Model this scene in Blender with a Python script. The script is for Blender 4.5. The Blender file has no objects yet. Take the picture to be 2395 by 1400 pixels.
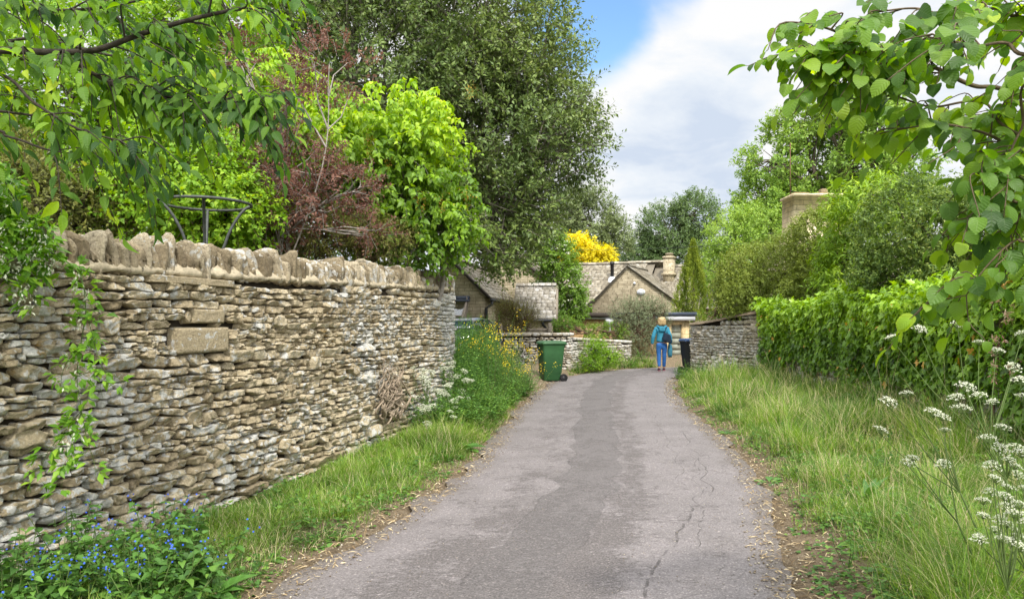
import bpy, math, random
import numpy as np
from mathutils import Vector, Matrix

scene = bpy.context.scene
COL = scene.collection
K, CX, HZ, CAMZ = 1700.0, 1197.5, 750.0, 1.65      # focal length, principal column and horizon row of the 2395 px photograph
R = math.radians

def P(px, py, Y):
    """World point at distance Y for a place seen in the photograph."""
    return np.array([(px - CX) / K * Y, Y, CAMZ - (py - HZ) / K * Y])

def rng_(s): return np.random.default_rng(s)

def smooth(t):
    t = np.clip(t, 0, 1)
    return t * t * (3 - 2 * t)

def _hash(ix, iy, iz, seed):
    h = (ix.astype(np.int64) * 374761393 + iy.astype(np.int64) * 668265263 + iz.astype(np.int64) * 2147483647 + seed * 974634247) & 0xFFFFFFFF
    h = ((h ^ (h >> 13)) * 1274126177) & 0xFFFFFFFF
    h = ((h ^ (h >> 16)) * 2246822519) & 0xFFFFFFFF
    return ((h ^ (h >> 15)) & 0xFFFFFF) / float(0xFFFFFF)

def vnoise(p, f=1.0, seed=0):
    """Value noise 0..1 at points p (N,3)."""
    p = np.asarray(p, float) * f
    i = np.floor(p).astype(np.int64); q = p - i; q = q * q * (3 - 2 * q)
    out = 0
    for dx in (0, 1):
        wx = q[:, 0] if dx else 1 - q[:, 0]
        for dy in (0, 1):
            wy = q[:, 1] if dy else 1 - q[:, 1]
            for dz in (0, 1):
                wz = q[:, 2] if dz else 1 - q[:, 2]
                out = out + wx * wy * wz * _hash(i[:, 0] + dx, i[:, 1] + dy, i[:, 2] + dz, seed)
    return out

def fbm(p, f=1.0, seed=0, o=3):
    s = 0; a = 1; t = 0
    for k in range(o):
        s = s + a * vnoise(p, f * 2 ** k, seed + k * 17); t += a; a *= .5
    return s / t

def norm(a):
    return a / np.maximum(np.linalg.norm(a, axis=-1, keepdims=True), 1e-9)

# ---------------------------------------------------------------- mesh building
class MB:
    """Collects pieces and links them as ONE mesh object."""
    def __init__(s):
        s.v = []; s.f = []; s.t = []; s.m = []; s.uv = []; s.n = 0; s.has_uv = False
    def add(s, v, faces, tint=0.5, mat=0, uv=None):
        v = np.asarray(v, float).reshape(-1, 3)
        for f in (faces if isinstance(faces, list) else [faces]):
            f = np.asarray(f, np.int64)
            if len(f): s.f.append(f + s.n); s.m.append(np.full(len(f), mat, np.int32))
        s.v.append(v); s.t.append(np.broadcast_to(np.asarray(tint, float), (len(v),)).copy())
        if uv is None: uv = np.zeros((len(v), 2))
        else: s.has_uv = True
        s.uv.append(np.asarray(uv, float)); s.n += len(v)
        return s
    def box(s, lo, hi, tint=.5, mat=0, M=None):
        lo = np.minimum(lo, hi).astype(float) if False else np.asarray(lo, float); hi = np.asarray(hi, float)
        c = np.array([[x, y, z] for z in (0, 1) for y in (0, 1) for x in (0, 1)], float)
        v = lo + c * (hi - lo)
        if M is not None: v = M(v)
        return s.add(v, np.array([[0, 2, 3, 1], [4, 5, 7, 6], [0, 1, 5, 4], [2, 6, 7, 3], [0, 4, 6, 2], [1, 3, 7, 5]]), tint, mat)
    def tube(s, pts, rad, sides=6, tint=.5, mat=0, cap=True):
        pts = np.asarray(pts, float); rad = np.broadcast_to(np.asarray(rad, float), (len(pts),))
        v, f = tubes(pts[None], rad[None], sides)
        fs = [f]
        if cap:
            m = len(pts)
            fs.append(np.array([[k for k in range(sides)][::-1]])); fs.append(np.array([[(m - 1) * sides + k for k in range(sides)]]))
        return s.add(v, fs, tint, mat)
    def build(s, name, mats, parent=None, smooth_=False, bevel=0):
        me = bpy.data.meshes.new(name)
        v = np.concatenate(s.v).astype(np.float32)
        me.vertices.add(len(v)); me.vertices.foreach_set('co', v.ravel())
        tot = np.concatenate([np.full(len(f), f.shape[1], np.int32) for f in s.f])
        idx = np.concatenate([f.ravel() for f in s.f]).astype(np.int32)
        st = np.concatenate([[0], np.cumsum(tot)[:-1]]).astype(np.int32)
        me.loops.add(len(idx)); me.loops.foreach_set('vertex_index', idx)
        me.polygons.add(len(tot)); me.polygons.foreach_set('loop_start', st); me.polygons.foreach_set('loop_total', tot)
        me.polygons.foreach_set('material_index', np.concatenate(s.m))
        if smooth_: me.polygons.foreach_set('use_smooth', np.ones(len(tot), bool))
        me.update(calc_edges=True)
        a = me.attributes.new('tint', 'FLOAT', 'POINT'); a.data.foreach_set('value', np.concatenate(s.t).astype(np.float32))
        if s.has_uv:
            u = me.uv_layers.new(name='UVMap'); u.data.foreach_set('uv', np.concatenate(s.uv)[idx].astype(np.float32).ravel())
        me.validate(verbose=False)
        for m in (mats if isinstance(mats, (list, tuple)) else [mats]): me.materials.append(m)
        o = bpy.data.objects.new(name, me); COL.objects.link(o)
        if parent is not None: o.parent = parent
        if bevel:
            b = o.modifiers.new('bevel', 'BEVEL'); b.width = bevel; b.segments = 2; b.limit_method = 'ANGLE'; b.angle_limit = R(40)
        return o

def tubes(pts, rad, sides=5):
    """pts (N,m,3), rad (N,m): N tapered tubes."""
    N, m, _ = pts.shape
    t = np.empty_like(pts); t[:, 1:-1] = pts[:, 2:] - pts[:, :-2]; t[:, 0] = pts[:, 1] - pts[:, 0]; t[:, -1] = pts[:, -1] - pts[:, -2]
    t = norm(t)
    ref = np.where(np.abs(norm(pts[:, -1] - pts[:, 0])[:, 2:3]) > .8, np.array([[1., .2, 0]]), np.array([[0, .1, 1.]]))[:, None, :]
    x = norm(np.cross(t, np.broadcast_to(ref, t.shape))); y = np.cross(t, x)
    a = np.arange(sides) / sides * 2 * np.pi
    v = pts[:, :, None] + rad[:, :, None, None] * (np.cos(a)[None, None, :, None] * x[:, :, None] + np.sin(a)[None, None, :, None] * y[:, :, None])
    i = np.arange(m - 1)[:, None] * sides; k = np.arange(sides)[None]; k2 = (k + 1) % sides
    q = np.stack([i + k, i + k2, i + sides + k2, i + sides + k], -1).reshape(-1, 4)
    f = (q[None] + (np.arange(N) * m * sides)[:, None, None]).reshape(-1, 4)
    return v.reshape(-1, 3), f

def revolve(prof, sides=20):
    """profile [(r,z)...] about the z axis."""
    prof = np.asarray(prof, float); m = len(prof); a = np.arange(sides) / sides * 2 * np.pi
    v = np.stack([prof[:, 0:1] * np.cos(a), prof[:, 0:1] * np.sin(a), np.repeat(prof[:, 1:2], sides, 1)], -1).reshape(-1, 3)
    i = np.arange(m - 1)[:, None] * sides; k = np.arange(sides)[None]; k2 = (k + 1) % sides
    return v, np.stack([i + k, i + k2, i + sides + k2, i + sides + k], -1).reshape(-1, 4)

def curve(pts, n=8):
    """Catmull-Rom resample."""
    p = np.asarray(pts, float); p = np.vstack([2 * p[0] - p[1], p, 2 * p[-1] - p[-2]]); out = []
    for i in range(1, len(p) - 2):
        for k in range(n):
            t = k / n
            out.append(.5 * (2 * p[i] + (p[i + 1] - p[i - 1]) * t + (2 * p[i - 1] - 5 * p[i] + 4 * p[i + 1] - p[i + 2]) * t * t + (3 * p[i] - p[i - 1] - 3 * p[i + 1] + p[i + 2]) * t ** 3))
    out.append(p[-2]); return np.array(out)

def tag(o, label=None, cat=None, group=None, kind=None):
    if label: o['label'] = label
    if cat: o['category'] = cat
    if group: o['group'] = group
    if kind: o['kind'] = kind
    return o

def thing(name, label, cat, loc=(0, 0, 0), group=None):
    """An Empty at the thing's base; its parts are meshes in world coordinates parented to it."""
    o = bpy.data.objects.new(name, None); COL.objects.link(o); o.empty_display_size = .2
    o.location = [float(c) for c in loc]; o.matrix_world = Matrix.Translation(Vector(o.location))
    return tag(o, label, cat, group)

def adopt(ch, root):
    ch.parent = root; ch.matrix_parent_inverse = Matrix.Translation(-Vector(root.location)); return ch

def part(mb, name, mats, root, smooth_=False, bevel=0, label=None):
    o = mb.build(name, mats, None, smooth_, bevel)
    if root.type == 'EMPTY': adopt(o, root)
    else:
        o.parent = root                                          # parent mesh has an identity world offset handled below
        b = root
        M = Matrix.Identity(4)
        while b is not None and b.type != 'EMPTY': b = b.parent
        o.matrix_parent_inverse = Matrix.Identity(4)
    if label: o['label'] = label
    return o

# ---------------------------------------------------------------- leaves
def leaf_t(st, w, fold=.3, droop=.25, serr=0):
    """Leaf template along +Y, length 1: stations, half-widths -> verts, faces, uv."""
    v = []; uv = []
    for i, (t, h) in enumerate(zip(st, w)):
        z = -droop * t * t
        if h <= 1e-6: v.append([0, t, z]); uv.append([.5, t])
        else:
            j = (serr if i % 2 else -serr)
            v += [[-h * (1 + j), t - serr * .3, z + h * fold], [0, t, z], [h * (1 + j), t - serr * .3, z + h * fold]]; uv += [[.5 - h, t], [.5, t], [.5 + h, t]]
    f4 = []; f3 = []; i = 0
    rows = []
    for h in w:
        if h <= 1e-6: rows.append([i]); i += 1
        else: rows.append([i, i + 1, i + 2]); i += 3
    for a, b in zip(rows[:-1], rows[1:]):
        if len(a) == 3 and len(b) == 3: f4 += [[a[0], a[1], b[1], b[0]], [a[1], a[2], b[2], b[1]]]
        elif len(a) == 1: f3 += [[a[0], b[1], b[0]], [a[0], b[2], b[1]]]
        else: f3 += [[a[0], a[1], b[0]], [a[1], a[2], b[0]]]
    return np.array(v, float), [np.array(f, np.int64).reshape(-1, n) for f, n in ((f4, 4), (f3, 3)) if f], np.array(uv, float)

T_SIMPLE = leaf_t([0, .45, 1], [0, .24, 0], .35, .15)
T_NARROW = leaf_t([0, .4, 1], [0, .14, 0], .3, .2)
T_BROAD = leaf_t([0, .38, 1], [0, .38, 0], .3, .3)
T_HEART = leaf_t([0, .12, .4, .75, 1], [0, .26, .33, .15, 0], .35, .35)
T_CHERRY = leaf_t([0, .08, .22, .42, .62, .82, 1], [.012, .09, .185, .225, .19, .085, 0], .45, .4)
T_HAZEL = leaf_t([0, .05, .14, .25, .36, .48, .6, .72, .83, .92, 1], [.01, .2, .32, .37, .42, .40, .42, .36, .30, .13, 0], .28, .38, .05)
T_LONG = leaf_t([0, .15, .4, .7, 1], [.02, .07, .11, .08, 0], .3, .35)
T_DOCK = leaf_t([0, .12, .3, .5, .7, .88, 1], [.02, .03, .16, .22, .19, .09, 0], .35, .45, .03)
def blade_t(b): return leaf_t([0, .3, .62, .85, 1], [.5, .48, .36, .2, 0], .0, b)
def ivy_t():
    o = np.array([[0, 0], [.22, -.1], [.46, .02], [.3, .28], [.5, .52], [.2, .52], [0, 1], [-.2, .52], [-.5, .52], [-.3, .28], [-.46, .02], [-.22, -.1]])
    v = np.vstack([np.c_[o, np.abs(o[:, 0]) * .25 - .2 * o[:, 1] ** 2], [[0, .3, -.04]]])
    n = len(o); f = np.array([[12, i, (i + 1) % n] for i in range(n)])[:, [0, 1, 2]]
    return v, [f], np.c_[v[:, 0] + .5, v[:, 1]]
T_IVY = ivy_t()

def place(mb, T, pos, d, nrm, size, tint, mat=0, wide=None):
    """Leaves: template T laid along d with its face towards nrm."""
    tv, tf, tuv = T; N = len(pos)
    if N == 0: return
    y = norm(d); x = norm(np.cross(y, nrm)); z = np.cross(x, y)
    size = np.broadcast_to(np.asarray(size, float), (N,)); sx = size if wide is None else np.broadcast_to(np.asarray(wide, float), (N,))
    v = pos[:, None] + sx[:, None, None] * tv[None, :, 0:1] * x[:, None] + size[:, None, None] * (tv[None, :, 1:2] * y[:, None]) + (size if wide is None else size)[:, None, None] * (tv[None, :, 2:3] * (1 if wide is None else 1) * z[:, None])
    k = len(tv); off = (np.arange(N) * k)[:, None, None]
    mb.add(v.reshape(-1, 3), [(f[None] + off).reshape(-1, f.shape[1]) for f in tf], np.repeat(np.broadcast_to(tint, (N,)), k), mat, np.tile(tuv, (N, 1)))

def rdir(rng, n):
    return norm(rng.normal(size=(n, 3)))

# ---------------------------------------------------------------- materials
def newmat(name):
    m = bpy.data.materials.new(name); m.use_nodes = True
    nt = m.node_tree; nt.nodes.clear()
    return m, nt
class N:
    """Small node-graph helper."""
    def __init__(s, nt): s.nt = nt
    def node(s, t, **kw):
        n = s.nt.nodes.new(t)
        for k, v in kw.items(): setattr(n, k, v)
        return n
    def set(s, sock, v):
        if isinstance(v, bpy.types.NodeSocket): s.nt.links.new(v, sock)
        elif v is not None: sock.default_value = v
    def math(s, op, a, b=None, c=None, clamp=False):
        n = s.node('ShaderNodeMath', operation=op); n.use_clamp = clamp
        for i, v in enumerate((a, b, c)): s.set(n.inputs[i], v)
        return n.outputs[0]
    def noise(s, vec, scale, detail=4, rough=.55, dist=0):
        n = s.node('ShaderNodeTexNoise'); s.set(n.inputs['Vector'], vec); n.inputs['Scale'].default_value = scale
        n.inputs['Detail'].default_value = detail; n.inputs['Roughness'].default_value = rough; n.inputs['Distortion'].default_value = dist
        return n.outputs['Fac']
    def voro(s, vec, scale, out='Color', feat='F1'):
        n = s.node('ShaderNodeTexVoronoi', feature=feat); s.set(n.inputs['Vector'], vec); n.inputs['Scale'].default_value = scale
        return n.outputs[out]
    def ramp(s, fac, stops, interp='LINEAR'):
        n = s.node('ShaderNodeValToRGB'); s.set(n.inputs[0], fac); e = n.color_ramp.elements; n.color_ramp.interpolation = interp
        while len(e) < len(stops): e.new(.5)
        for el, (p, c) in zip(e, stops): el.position = p; el.color = (*c, 1) if len(c) == 3 else c
        return n.outputs[0]
    def step(s, v, a, b):
        n = s.node('ShaderNodeMapRange', interpolation_type='SMOOTHSTEP'); s.set(n.inputs['Value'], v); s.set(n.inputs['From Min'], a); s.set(n.inputs['From Max'], b)
        return n.outputs[0]
    def mix(s, f, a, b, mode='MIX'):
        n = s.node('ShaderNodeMix', data_type='RGBA', blend_type=mode)
        s.set(n.inputs[0], f)
        for i, v in ((6, a), (7, b)): s.set(n.inputs[i], (*v, 1) if isinstance(v, tuple) and len(v) == 3 else v)
        return n.outputs[2]
    def attr(s, name):
        return s.node('ShaderNodeAttribute', attribute_name=name).outputs['Fac']
    def obj(s): return s.node('ShaderNodeTexCoord').outputs['Object']
    def pos(s): return s.node('ShaderNodeNewGeometry').outputs['Position']
    def scale(s, vec, sc):
        n = s.node('ShaderNodeMapping'); s.set(n.inputs['Vector'], vec); n.inputs['Scale'].default_value = sc; return n.outputs[0]
    def bump(s, h, strength=.5, dist=.02):
        n = s.node('ShaderNodeBump'); s.set(n.inputs['Height'], h); n.inputs['Strength'].default_value = strength; n.inputs['Distance'].default_value = dist
        return n.outputs[0]
    def out(s, col, rough=.8, spec=.3, normal=None, metal=0):
        b = s.node('ShaderNodeBsdfPrincipled'); s.set(b.inputs['Base Color'], (*col, 1) if isinstance(col, tuple) and len(col) == 3 else col)
        s.set(b.inputs['Roughness'], rough); b.inputs['Specular IOR Level'].default_value = spec; b.inputs['Metallic'].default_value = metal
        if normal is not None: s.set(b.inputs['Normal'], normal)
        o = s.node('ShaderNodeOutputMaterial'); s.nt.links.new(b.outputs[0], o.inputs[0]); return b, o

def plain(name, col, rough=.6, spec=.4, var=.25, vs=8, bump=.15, metal=0):
    m, nt = newmat(name); n = N(nt); p = n.pos()
    f = n.noise(p, vs, 5, .6)
    c = n.ramp(f, [(.25, tuple(x * (1 - var) for x in col)), (.75, tuple(min(1, x * (1 + var)) for x in col))])
    n.out(c, rough, spec, n.bump(n.noise(p, vs * 8, 4), bump, .01), metal); return m

LEAF_GAIN = 1.3
def leaf_mat(name, stops, transl=.35, rough=.5, spec=.3, vein=0, tv=1.5, ts=1.1):
    m, nt = newmat(name); n = N(nt); stops = [(p_, tuple(min(.85, x * LEAF_GAIN) for x in c_)) for p_, c_ in stops]
    c = n.ramp(n.attr('tint'), stops)
    nm = None
    if vein:
        uv = n.node('ShaderNodeUVMap').outputs[0]; sp = n.node('ShaderNodeSeparateXYZ'); nt.links.new(uv, sp.inputs[0])
        ax = n.math('ABSOLUTE', n.math('SUBTRACT', sp.outputs[0], .5))
        w = n.math('SINE', n.math('MULTIPLY', n.math('SUBTRACT', sp.outputs[1], n.math('MULTIPLY', ax, .9)), vein))
        rib = n.step(ax, .025, .0)
        c = n.mix(n.math('MULTIPLY', rib, .25), c, n.mix(.4, c, (.3, .42, .12)))
        c = n.mix(n.math('MULTIPLY', n.step(w, .6, 1.), .15), c, n.mix(.5, c, (.04, .09, .015)))
        nm = n.bump(n.math('ADD', w, n.math('MULTIPLY', rib, -2)), .22, .004)
    b, o = n.out(c, rough, spec, nm)
    h = n.node('ShaderNodeHueSaturation'); h.inputs['Value'].default_value = tv; h.inputs['Saturation'].default_value = ts; h.inputs['Hue'].default_value = .488; nt.links.new(c, h.inputs['Color'])
    t = n.node('ShaderNodeBsdfTranslucent'); nt.links.new(h.outputs[0], t.inputs[0])
    mx = n.node('ShaderNodeMixShader'); mx.inputs[0].default_value = transl
    nt.links.new(b.outputs[0], mx.inputs[1]); nt.links.new(t.outputs[0], mx.inputs[2]); nt.links.new(mx.outputs[0], o.inputs[0])
    return m

def greens(d, l, alt=None, share=.04):
    mid = tuple((a + b) / 2 for a, b in zip(d, l))
    s = [(0, d), (.45, mid), (.9 if alt is None else 1 - share * 2, l)]
    if alt: s.append((1 - share, alt))
    return s

def stone_mat(name, stops, lichen=(.42, .58), white=(.50, .505, .48), orange=.0, scale=1., pale=None, end=0., pit=0.):
    """Weathered limestone: each stone its own tone, lichen discs and blotches."""
    m, nt = newmat(name); n = N(nt); p = n.pos()
    t = n.attr('tint')
    c = n.ramp(n.math('ADD', n.math('MULTIPLY', t, .75), n.math('MULTIPLY', n.noise(p, 9 * scale, 5, .65), .3)), stops)
    fine = n.noise(p, 55 * scale, 6, .7)
    c = n.mix(1., c, n.ramp(fine, [(.3, (.55, .53, .5)), (.7, (1.25, 1.22, 1.18))]), 'MULTIPLY')
    dark = n.step(n.noise(p, 14 * scale, 5, .7), .60, .72)
    c = n.mix(n.math('MULTIPLY', dark, .55), c, (.075, .062, .045))
    big = n.noise(p, .9, 3, .5)
    spy = n.node('ShaderNodeSeparateXYZ'); nt.links.new(p, spy.inputs[0])
    lm = n.math('ADD', n.math('ADD', n.noise(p, 13 * scale, 6, .62, .6), n.math('MULTIPLY', n.math('ADD', n.step(spy.outputs[1], 10.2, 12.2), n.math('MULTIPLY', n.step(spy.outputs[1], 7.2, 5.), .4)), end)), n.math('ADD', n.math('MULTIPLY', n.math('SUBTRACT', big, .5), .55), n.math('MULTIPLY', n.math('SUBTRACT', t, .5), .12)))
    c = n.mix(n.math('MULTIPLY', n.step(lm, lichen[0], lichen[1]), .85), c, n.mix(n.step(fine, .35, .65), tuple(x * .72 for x in white), white))
    if pit: c = n.mix(n.math('MULTIPLY', n.step(n.noise(p, 38, 5, .7), .55, .66), .7), c, (.06, .048, .032))
    if orange:
        om = n.math('ADD', n.noise(p, 7, 4, .6), n.math('MULTIPLY', n.noise(p, 1.7, 2), .5))
        c = n.mix(n.math('MULTIPLY', n.step(om, .93, 1.02), .8), c, (.34, .21, .06))
    if pale: c = n.mix(n.math('MULTIPLY', n.step(n.math('ADD', t, n.noise(p, 4, 3)), pale, pale + .35), .8), c, (.52, .50, .44))
    n.out(c, .92, .15, n.bump(n.math('ADD', n.math('MULTIPLY', fine, .8), n.noise(p, 22 * scale, 6, .75)), .9, .02)); return m

STONES = [(0, (.22, .178, .115)), (.25, (.37, .308, .205)), (.6, (.50, .43, .298)), (1, (.61, .54, .40))]
M_WALL = stone_mat('drystone', STONES, (.54, .61), white=(.62, .62, .59), orange=1, end=.12)
M_COPE = stone_mat('coping_stone', [(0, (.14, .11, .07)), (.5, (.31, .26, .175)), (1, (.50, .44, .33))], (.56, .61), white=(.56, .55, .51), pit=1.)
M_PALEWALL = stone_mat('pale_drystone', [(0, (.32, .275, .20)), (.5, (.50, .45, .36)), (1, (.62, .58, .50))], (.46, .58), white=(.70, .68, .64), scale=.7)
M_CORE = plain('wall_core', (.045, .036, .026), .95, .1)
M_MORTAR = plain('sandy_mortar', (.50, .425, .30), .95, .1, .35, 22, .9)
M_FLAT = stone_mat('sawn_stone', [(0, (.24, .205, .145)), (1, (.34, .30, .22))], (.72, .8))
M_BARK = plain('bark', (.10, .08, .06), .9, .2, .45, 25, .8)
M_BARKPALE = plain('pale_bark', (.28, .25, .22), .9, .2, .4, 25, .6)
M_STEM = plain('green_stem', (.10, .15, .04), .7, .3, .3, 20)
M_STEMRED = plain('brown_stem', (.12, .075, .05), .8, .2, .3, 20)
# ---------------------------------------------------------------- lane, verges, ground
_L = [(-1.9, -6), (-1.8, 0), (-1.62, 3), (-1.49, 4.36), (-1.225, 5.05), (-1.0, 5.98), (-.70, 7.14), (-.42, 8.42), (-.13, 11.1), (.15, 13.8), (.8, 18.2), (1.45, 20.8), (2.6, 23.2), (4.6, 25.2), (7.5, 26.3), (12, 27.2), (30, 30)]
_Rr = [(1.1, -6), (1.3, 0), (1.55, 3), (1.72, 4.36), (1.88, 5.05), (2.12, 5.98), (2.46, 7.14), (2.76, 8.6), (3.06, 11.2), (3.28, 14.0), (3.9, 17.5), (4.45, 19.9), (4.98, 21.9), (6.2, 23.5), (7.9, 24.2), (12.4, 25), (30, 27.5)]
RL = curve([(x, y, 0) for x, y in _L], 14)[:, :2]; RR = curve([(x, y, 0) for x, y in _Rr], 14)[:, :2]
RC = (RL + RR) / 2; RW = np.linalg.norm(RR - RL, axis=1) / 2
RS = np.concatenate([[0], np.cumsum(np.linalg.norm(np.diff(RC, axis=0), axis=1))])

def road_sd(x, y):
    """Distance outside the asphalt edge (negative on it) and the side: -1 left, +1 right."""
    x = np.atleast_1d(x).astype(float); y = np.atleast_1d(y).astype(float)
    sd = np.empty(len(x)); side = np.empty(len(x))
    for a in range(0, len(x), 20000):
        q = np.stack([x[a:a + 20000], y[a:a + 20000]], 1)
        best = np.full(len(q), 1e9); bs = np.zeros(len(q))
        A = RC[:-1]; D = RC[1:] - RC[:-1]; LL = (D ** 2).sum(1)
        t = np.clip(((q[:, None] - A) * D).sum(2) / LL, 0, 1)
        c = A + t[..., None] * D; d = np.linalg.norm(q[:, None] - c, axis=2)
        w = RW[:-1] + t * (RW[1:] - RW[:-1]); e = d - w
        k = e.argmin(1); i = np.arange(len(q))
        sd[a:a + 20000] = e[i, k]
        cr = D[k, 0] * (q[:, 1] - A[k, 1]) - D[k, 1] * (q[:, 0] - A[k, 0])
        side[a:a + 20000] = np.where(cr > 0, -1, 1)
    return sd, side

def gz(x, y):
    sd, side = road_sd(x, y); x = np.atleast_1d(x).astype(float); y = np.atleast_1d(y).astype(float)
    left = (.02 + .08 * smooth((y - 10) / 3)) * smooth(sd / .7) + .24 * smooth((y - 14) / 4) * smooth(sd / 1.3)
    right = (.08 * smooth(sd / .5) + .16 * smooth((sd - .3) / 2.6)) * (1 - .85 * smooth((y - 17) / 4))
    n = (vnoise(np.stack([x, y, 0 * x], 1), 1.7, 3) - .5) * .06 * smooth(sd / .6)
    z = np.where(side < 0, left, right) + n
    return z + np.where(sd < .04, -.05 * smooth((.04 - sd) / .12), 0)
def gz1(x, y): return float(gz([x], [y])[0])

def axis(lo, hi, step, far_lo, far_hi):
    a = list(np.arange(lo, hi + 1e-6, step)); s = step
    while a[-1] < far_hi: s *= 1.35; a.append(a[-1] + s)
    s = step
    while a[0] > far_lo: s *= 1.35; a.insert(0, a[0] - s)
    return np.array(a)
gx = axis(-4.5, 9, .11, -700, 700); gy = axis(0, 28, .16, -60, 900)
X, Y = np.meshgrid(gx, gy); xs, ys = X.ravel(), Y.ravel()
zs = gz(xs, ys); sdv, sidev = road_sd(xs, ys)
nx, ny = len(gx), len(gy)
ii = (np.arange(ny - 1)[:, None] * nx + np.arange(nx - 1)[None]).ravel()
q = np.stack([ii, ii + 1, ii + nx + 1, ii + nx], 1)
dirt = 1 - smooth((sdv - .12 - .35 * fbm(np.stack([xs, ys, 0 * xs], 1), 1.1, 5)) / .35)
grav = ((sidev < 0) & (ys > 16.3) & (ys < 24)) * smooth((ys - 16.3) / 1.0) * (1 - smooth((sdv - 2.2) / 1.))
grav = np.maximum(grav, smooth((ys - 21.5) / 1.) * (1 - smooth((ys - 28) / 1.)) * (xs > 2.5) * (xs < 9))
g = MB(); g.add(np.stack([xs, ys, zs], 1), q, np.clip(np.maximum(dirt * .5, grav), 0, 1))
m, nt = newmat('ground'); n = N(nt); p = n.pos(); t = n.attr('tint')
soil = n.ramp(n.noise(p, 18, 8, .75), [(.3, (.085, .06, .038)), (.55, (.17, .13, .085)), (.75, (.27, .22, .15))])
turf = n.ramp(n.noise(p, 9, 6, .7), [(.3, (.05, .065, .018)), (.6, (.11, .13, .035)), (.8, (.20, .18, .08))])
gravc = n.mix(1., n.ramp(n.voro(p, 38, 'Distance'), [(0, (.33, .27, .19)), (1, (.13, .10, .065))]), n.ramp(n.voro(p, 38), [(0, (.6, .6, .6)), (1, (1.25, 1.2, 1.1))]), 'MULTIPLY')
c = n.mix(n.step(t, .12, .42), turf, soil); c = n.mix(n.step(t, .55, .85), c, gravc)
n.out(c, .95, .1, n.bump(n.math('ADD', n.noise(p, 60, 6, .7), n.voro(p, 45, 'Distance')), .8, .02))
M_GROUND = m
tag(g.build('ground', m, smooth_=True), kind='structure')

# the lane: one sheet, uv = metres across and along
NU = 25
jit = (fbm(np.stack([RS, RS * 0, RS * 0], 1), 1.6, 9) - .5) * .22
jit2 = (fbm(np.stack([RS, RS * 0 + 40, RS * 0], 1), 1.6, 9) - .5) * .22
# densify along
sden = np.arange(0, RS[-1], .12)
def rs_(a): return np.stack([np.interp(sden, RS, a[:, k]) for k in range(2)], 1)
l_, r_ = rs_(RL), rs_(RR)
ax_ = norm(r_ - l_)
pj = np.stack([sden, sden * 0, sden * 0], 1)
l_ = l_ - ax_ * ((fbm(pj, 2.2, 9, 4) - .5) * .34)[:, None]; r_ = r_ + ax_ * ((fbm(pj, 2.0, 31, 4) - .5) * .34)[:, None]
u = np.linspace(0, 1, NU)
pts = l_[:, None] * (1 - u)[None, :, None] + r_[:, None] * u[None, :, None]
wid = np.linalg.norm(r_ - l_, axis=1)
zz = .012 + .03 * (1 - (2 * u - 1) ** 2)[None] + 0 * wid[:, None]
rv = np.concatenate([pts, zz[..., None]], 2).reshape(-1, 3)
uvv = np.stack([((u - .5)[None] * wid[:, None]), np.repeat(sden[:, None], NU, 1)], -1).reshape(-1, 2)
M_ = len(sden); ii = (np.arange(M_ - 1)[:, None] * NU + np.arange(NU - 1)[None]).ravel()
rb = MB(); rb.add(rv, np.stack([ii, ii + 1, ii + NU + 1, ii + NU], 1), .5, 0, uvv)
m, nt = newmat('old_asphalt'); n = N(nt)
uv = n.node('ShaderNodeUVMap').outputs[0]; sp = n.node('ShaderNodeSeparateXYZ'); nt.links.new(uv, sp.inputs[0]); U, V = sp.outputs[0], sp.outputs[1]
def wob(freq, amp, off):
    cb = n.node('ShaderNodeCombineXYZ'); n.set(cb.inputs[0], n.math('MULTIPLY', V, freq)); cb.inputs[1].default_value = off
    return n.math('MULTIPLY', n.math('SUBTRACT', n.noise(cb.outputs[0], 1, 4, .6), .5), amp)
w1 = wob(.45, .35, 3.); w2 = wob(.5, .22, 8.)
ul = n.math('SUBTRACT', U, w1); ur = n.math('SUBTRACT', U, w2)
strip = n.math('MULTIPLY', n.step(ul, -.47, -.455), n.step(ur, .125, .11))
pat = n.math('ADD', n.math('MULTIPLY', n.noise(n.scale(uv, (1.3, 1., 1)), 2.2, 4, .6, .4), .36), n.math('MULTIPLY', n.noise(n.scale(uv, (1.2, 2.2, 1)), 9, 8, .8, .8), .64))          # scoured surface dressing
track = n.math('ADD', n.math('MULTIPLY', n.step(n.math('ABSOLUTE', n.math('ADD', U, .55)), .75, .1), .055), n.math('MULTIPLY', n.step(n.math('ABSOLUTE', n.math('SUBTRACT', U, .28)), .36, .02), .10))
near = n.math('MULTIPLY', n.step(V, 13.2, 10.6), n.math('MULTIPLY', n.step(n.math('ABSOLUTE', n.math('ADD', U, .2)), 1.15, .3), .07))
worn = n.step(n.math('ADD', n.math('ADD', pat, track), near), .535, .635)
fine = n.noise(uv, 70, 5, .75)
spk = n.voro(uv, 95)
lightc = n.ramp(n.noise(uv, 1.4, 4, .6), [(.3, (.158, .142, .140)), (.7, (.208, .187, .187))])
darkc = n.ramp(fine, [(.3, (.080, .071, .069)), (.7, (.150, .134, .130))])
c = n.mix(n.math('MULTIPLY', worn, .9), lightc, darkc)
sc = n.ramp(n.noise(uv, 45, 4, .7), [(.3, (.093, .084, .082)), (.7, (.148, .134, .132))])
c = n.mix(n.math('MULTIPLY', strip, .8), c, sc)
edge = n.step(n.math('ADD', n.math('ABSOLUTE', U), n.math('MULTIPLY', n.noise(uv, 2.2, 5, .7), .5)), 1.52, 1.85)
c = n.mix(n.math('MULTIPLY', edge, .75), c, n.ramp(fine, [(.3, (.085, .07, .058)), (.7, (.16, .135, .11))]))
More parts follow.
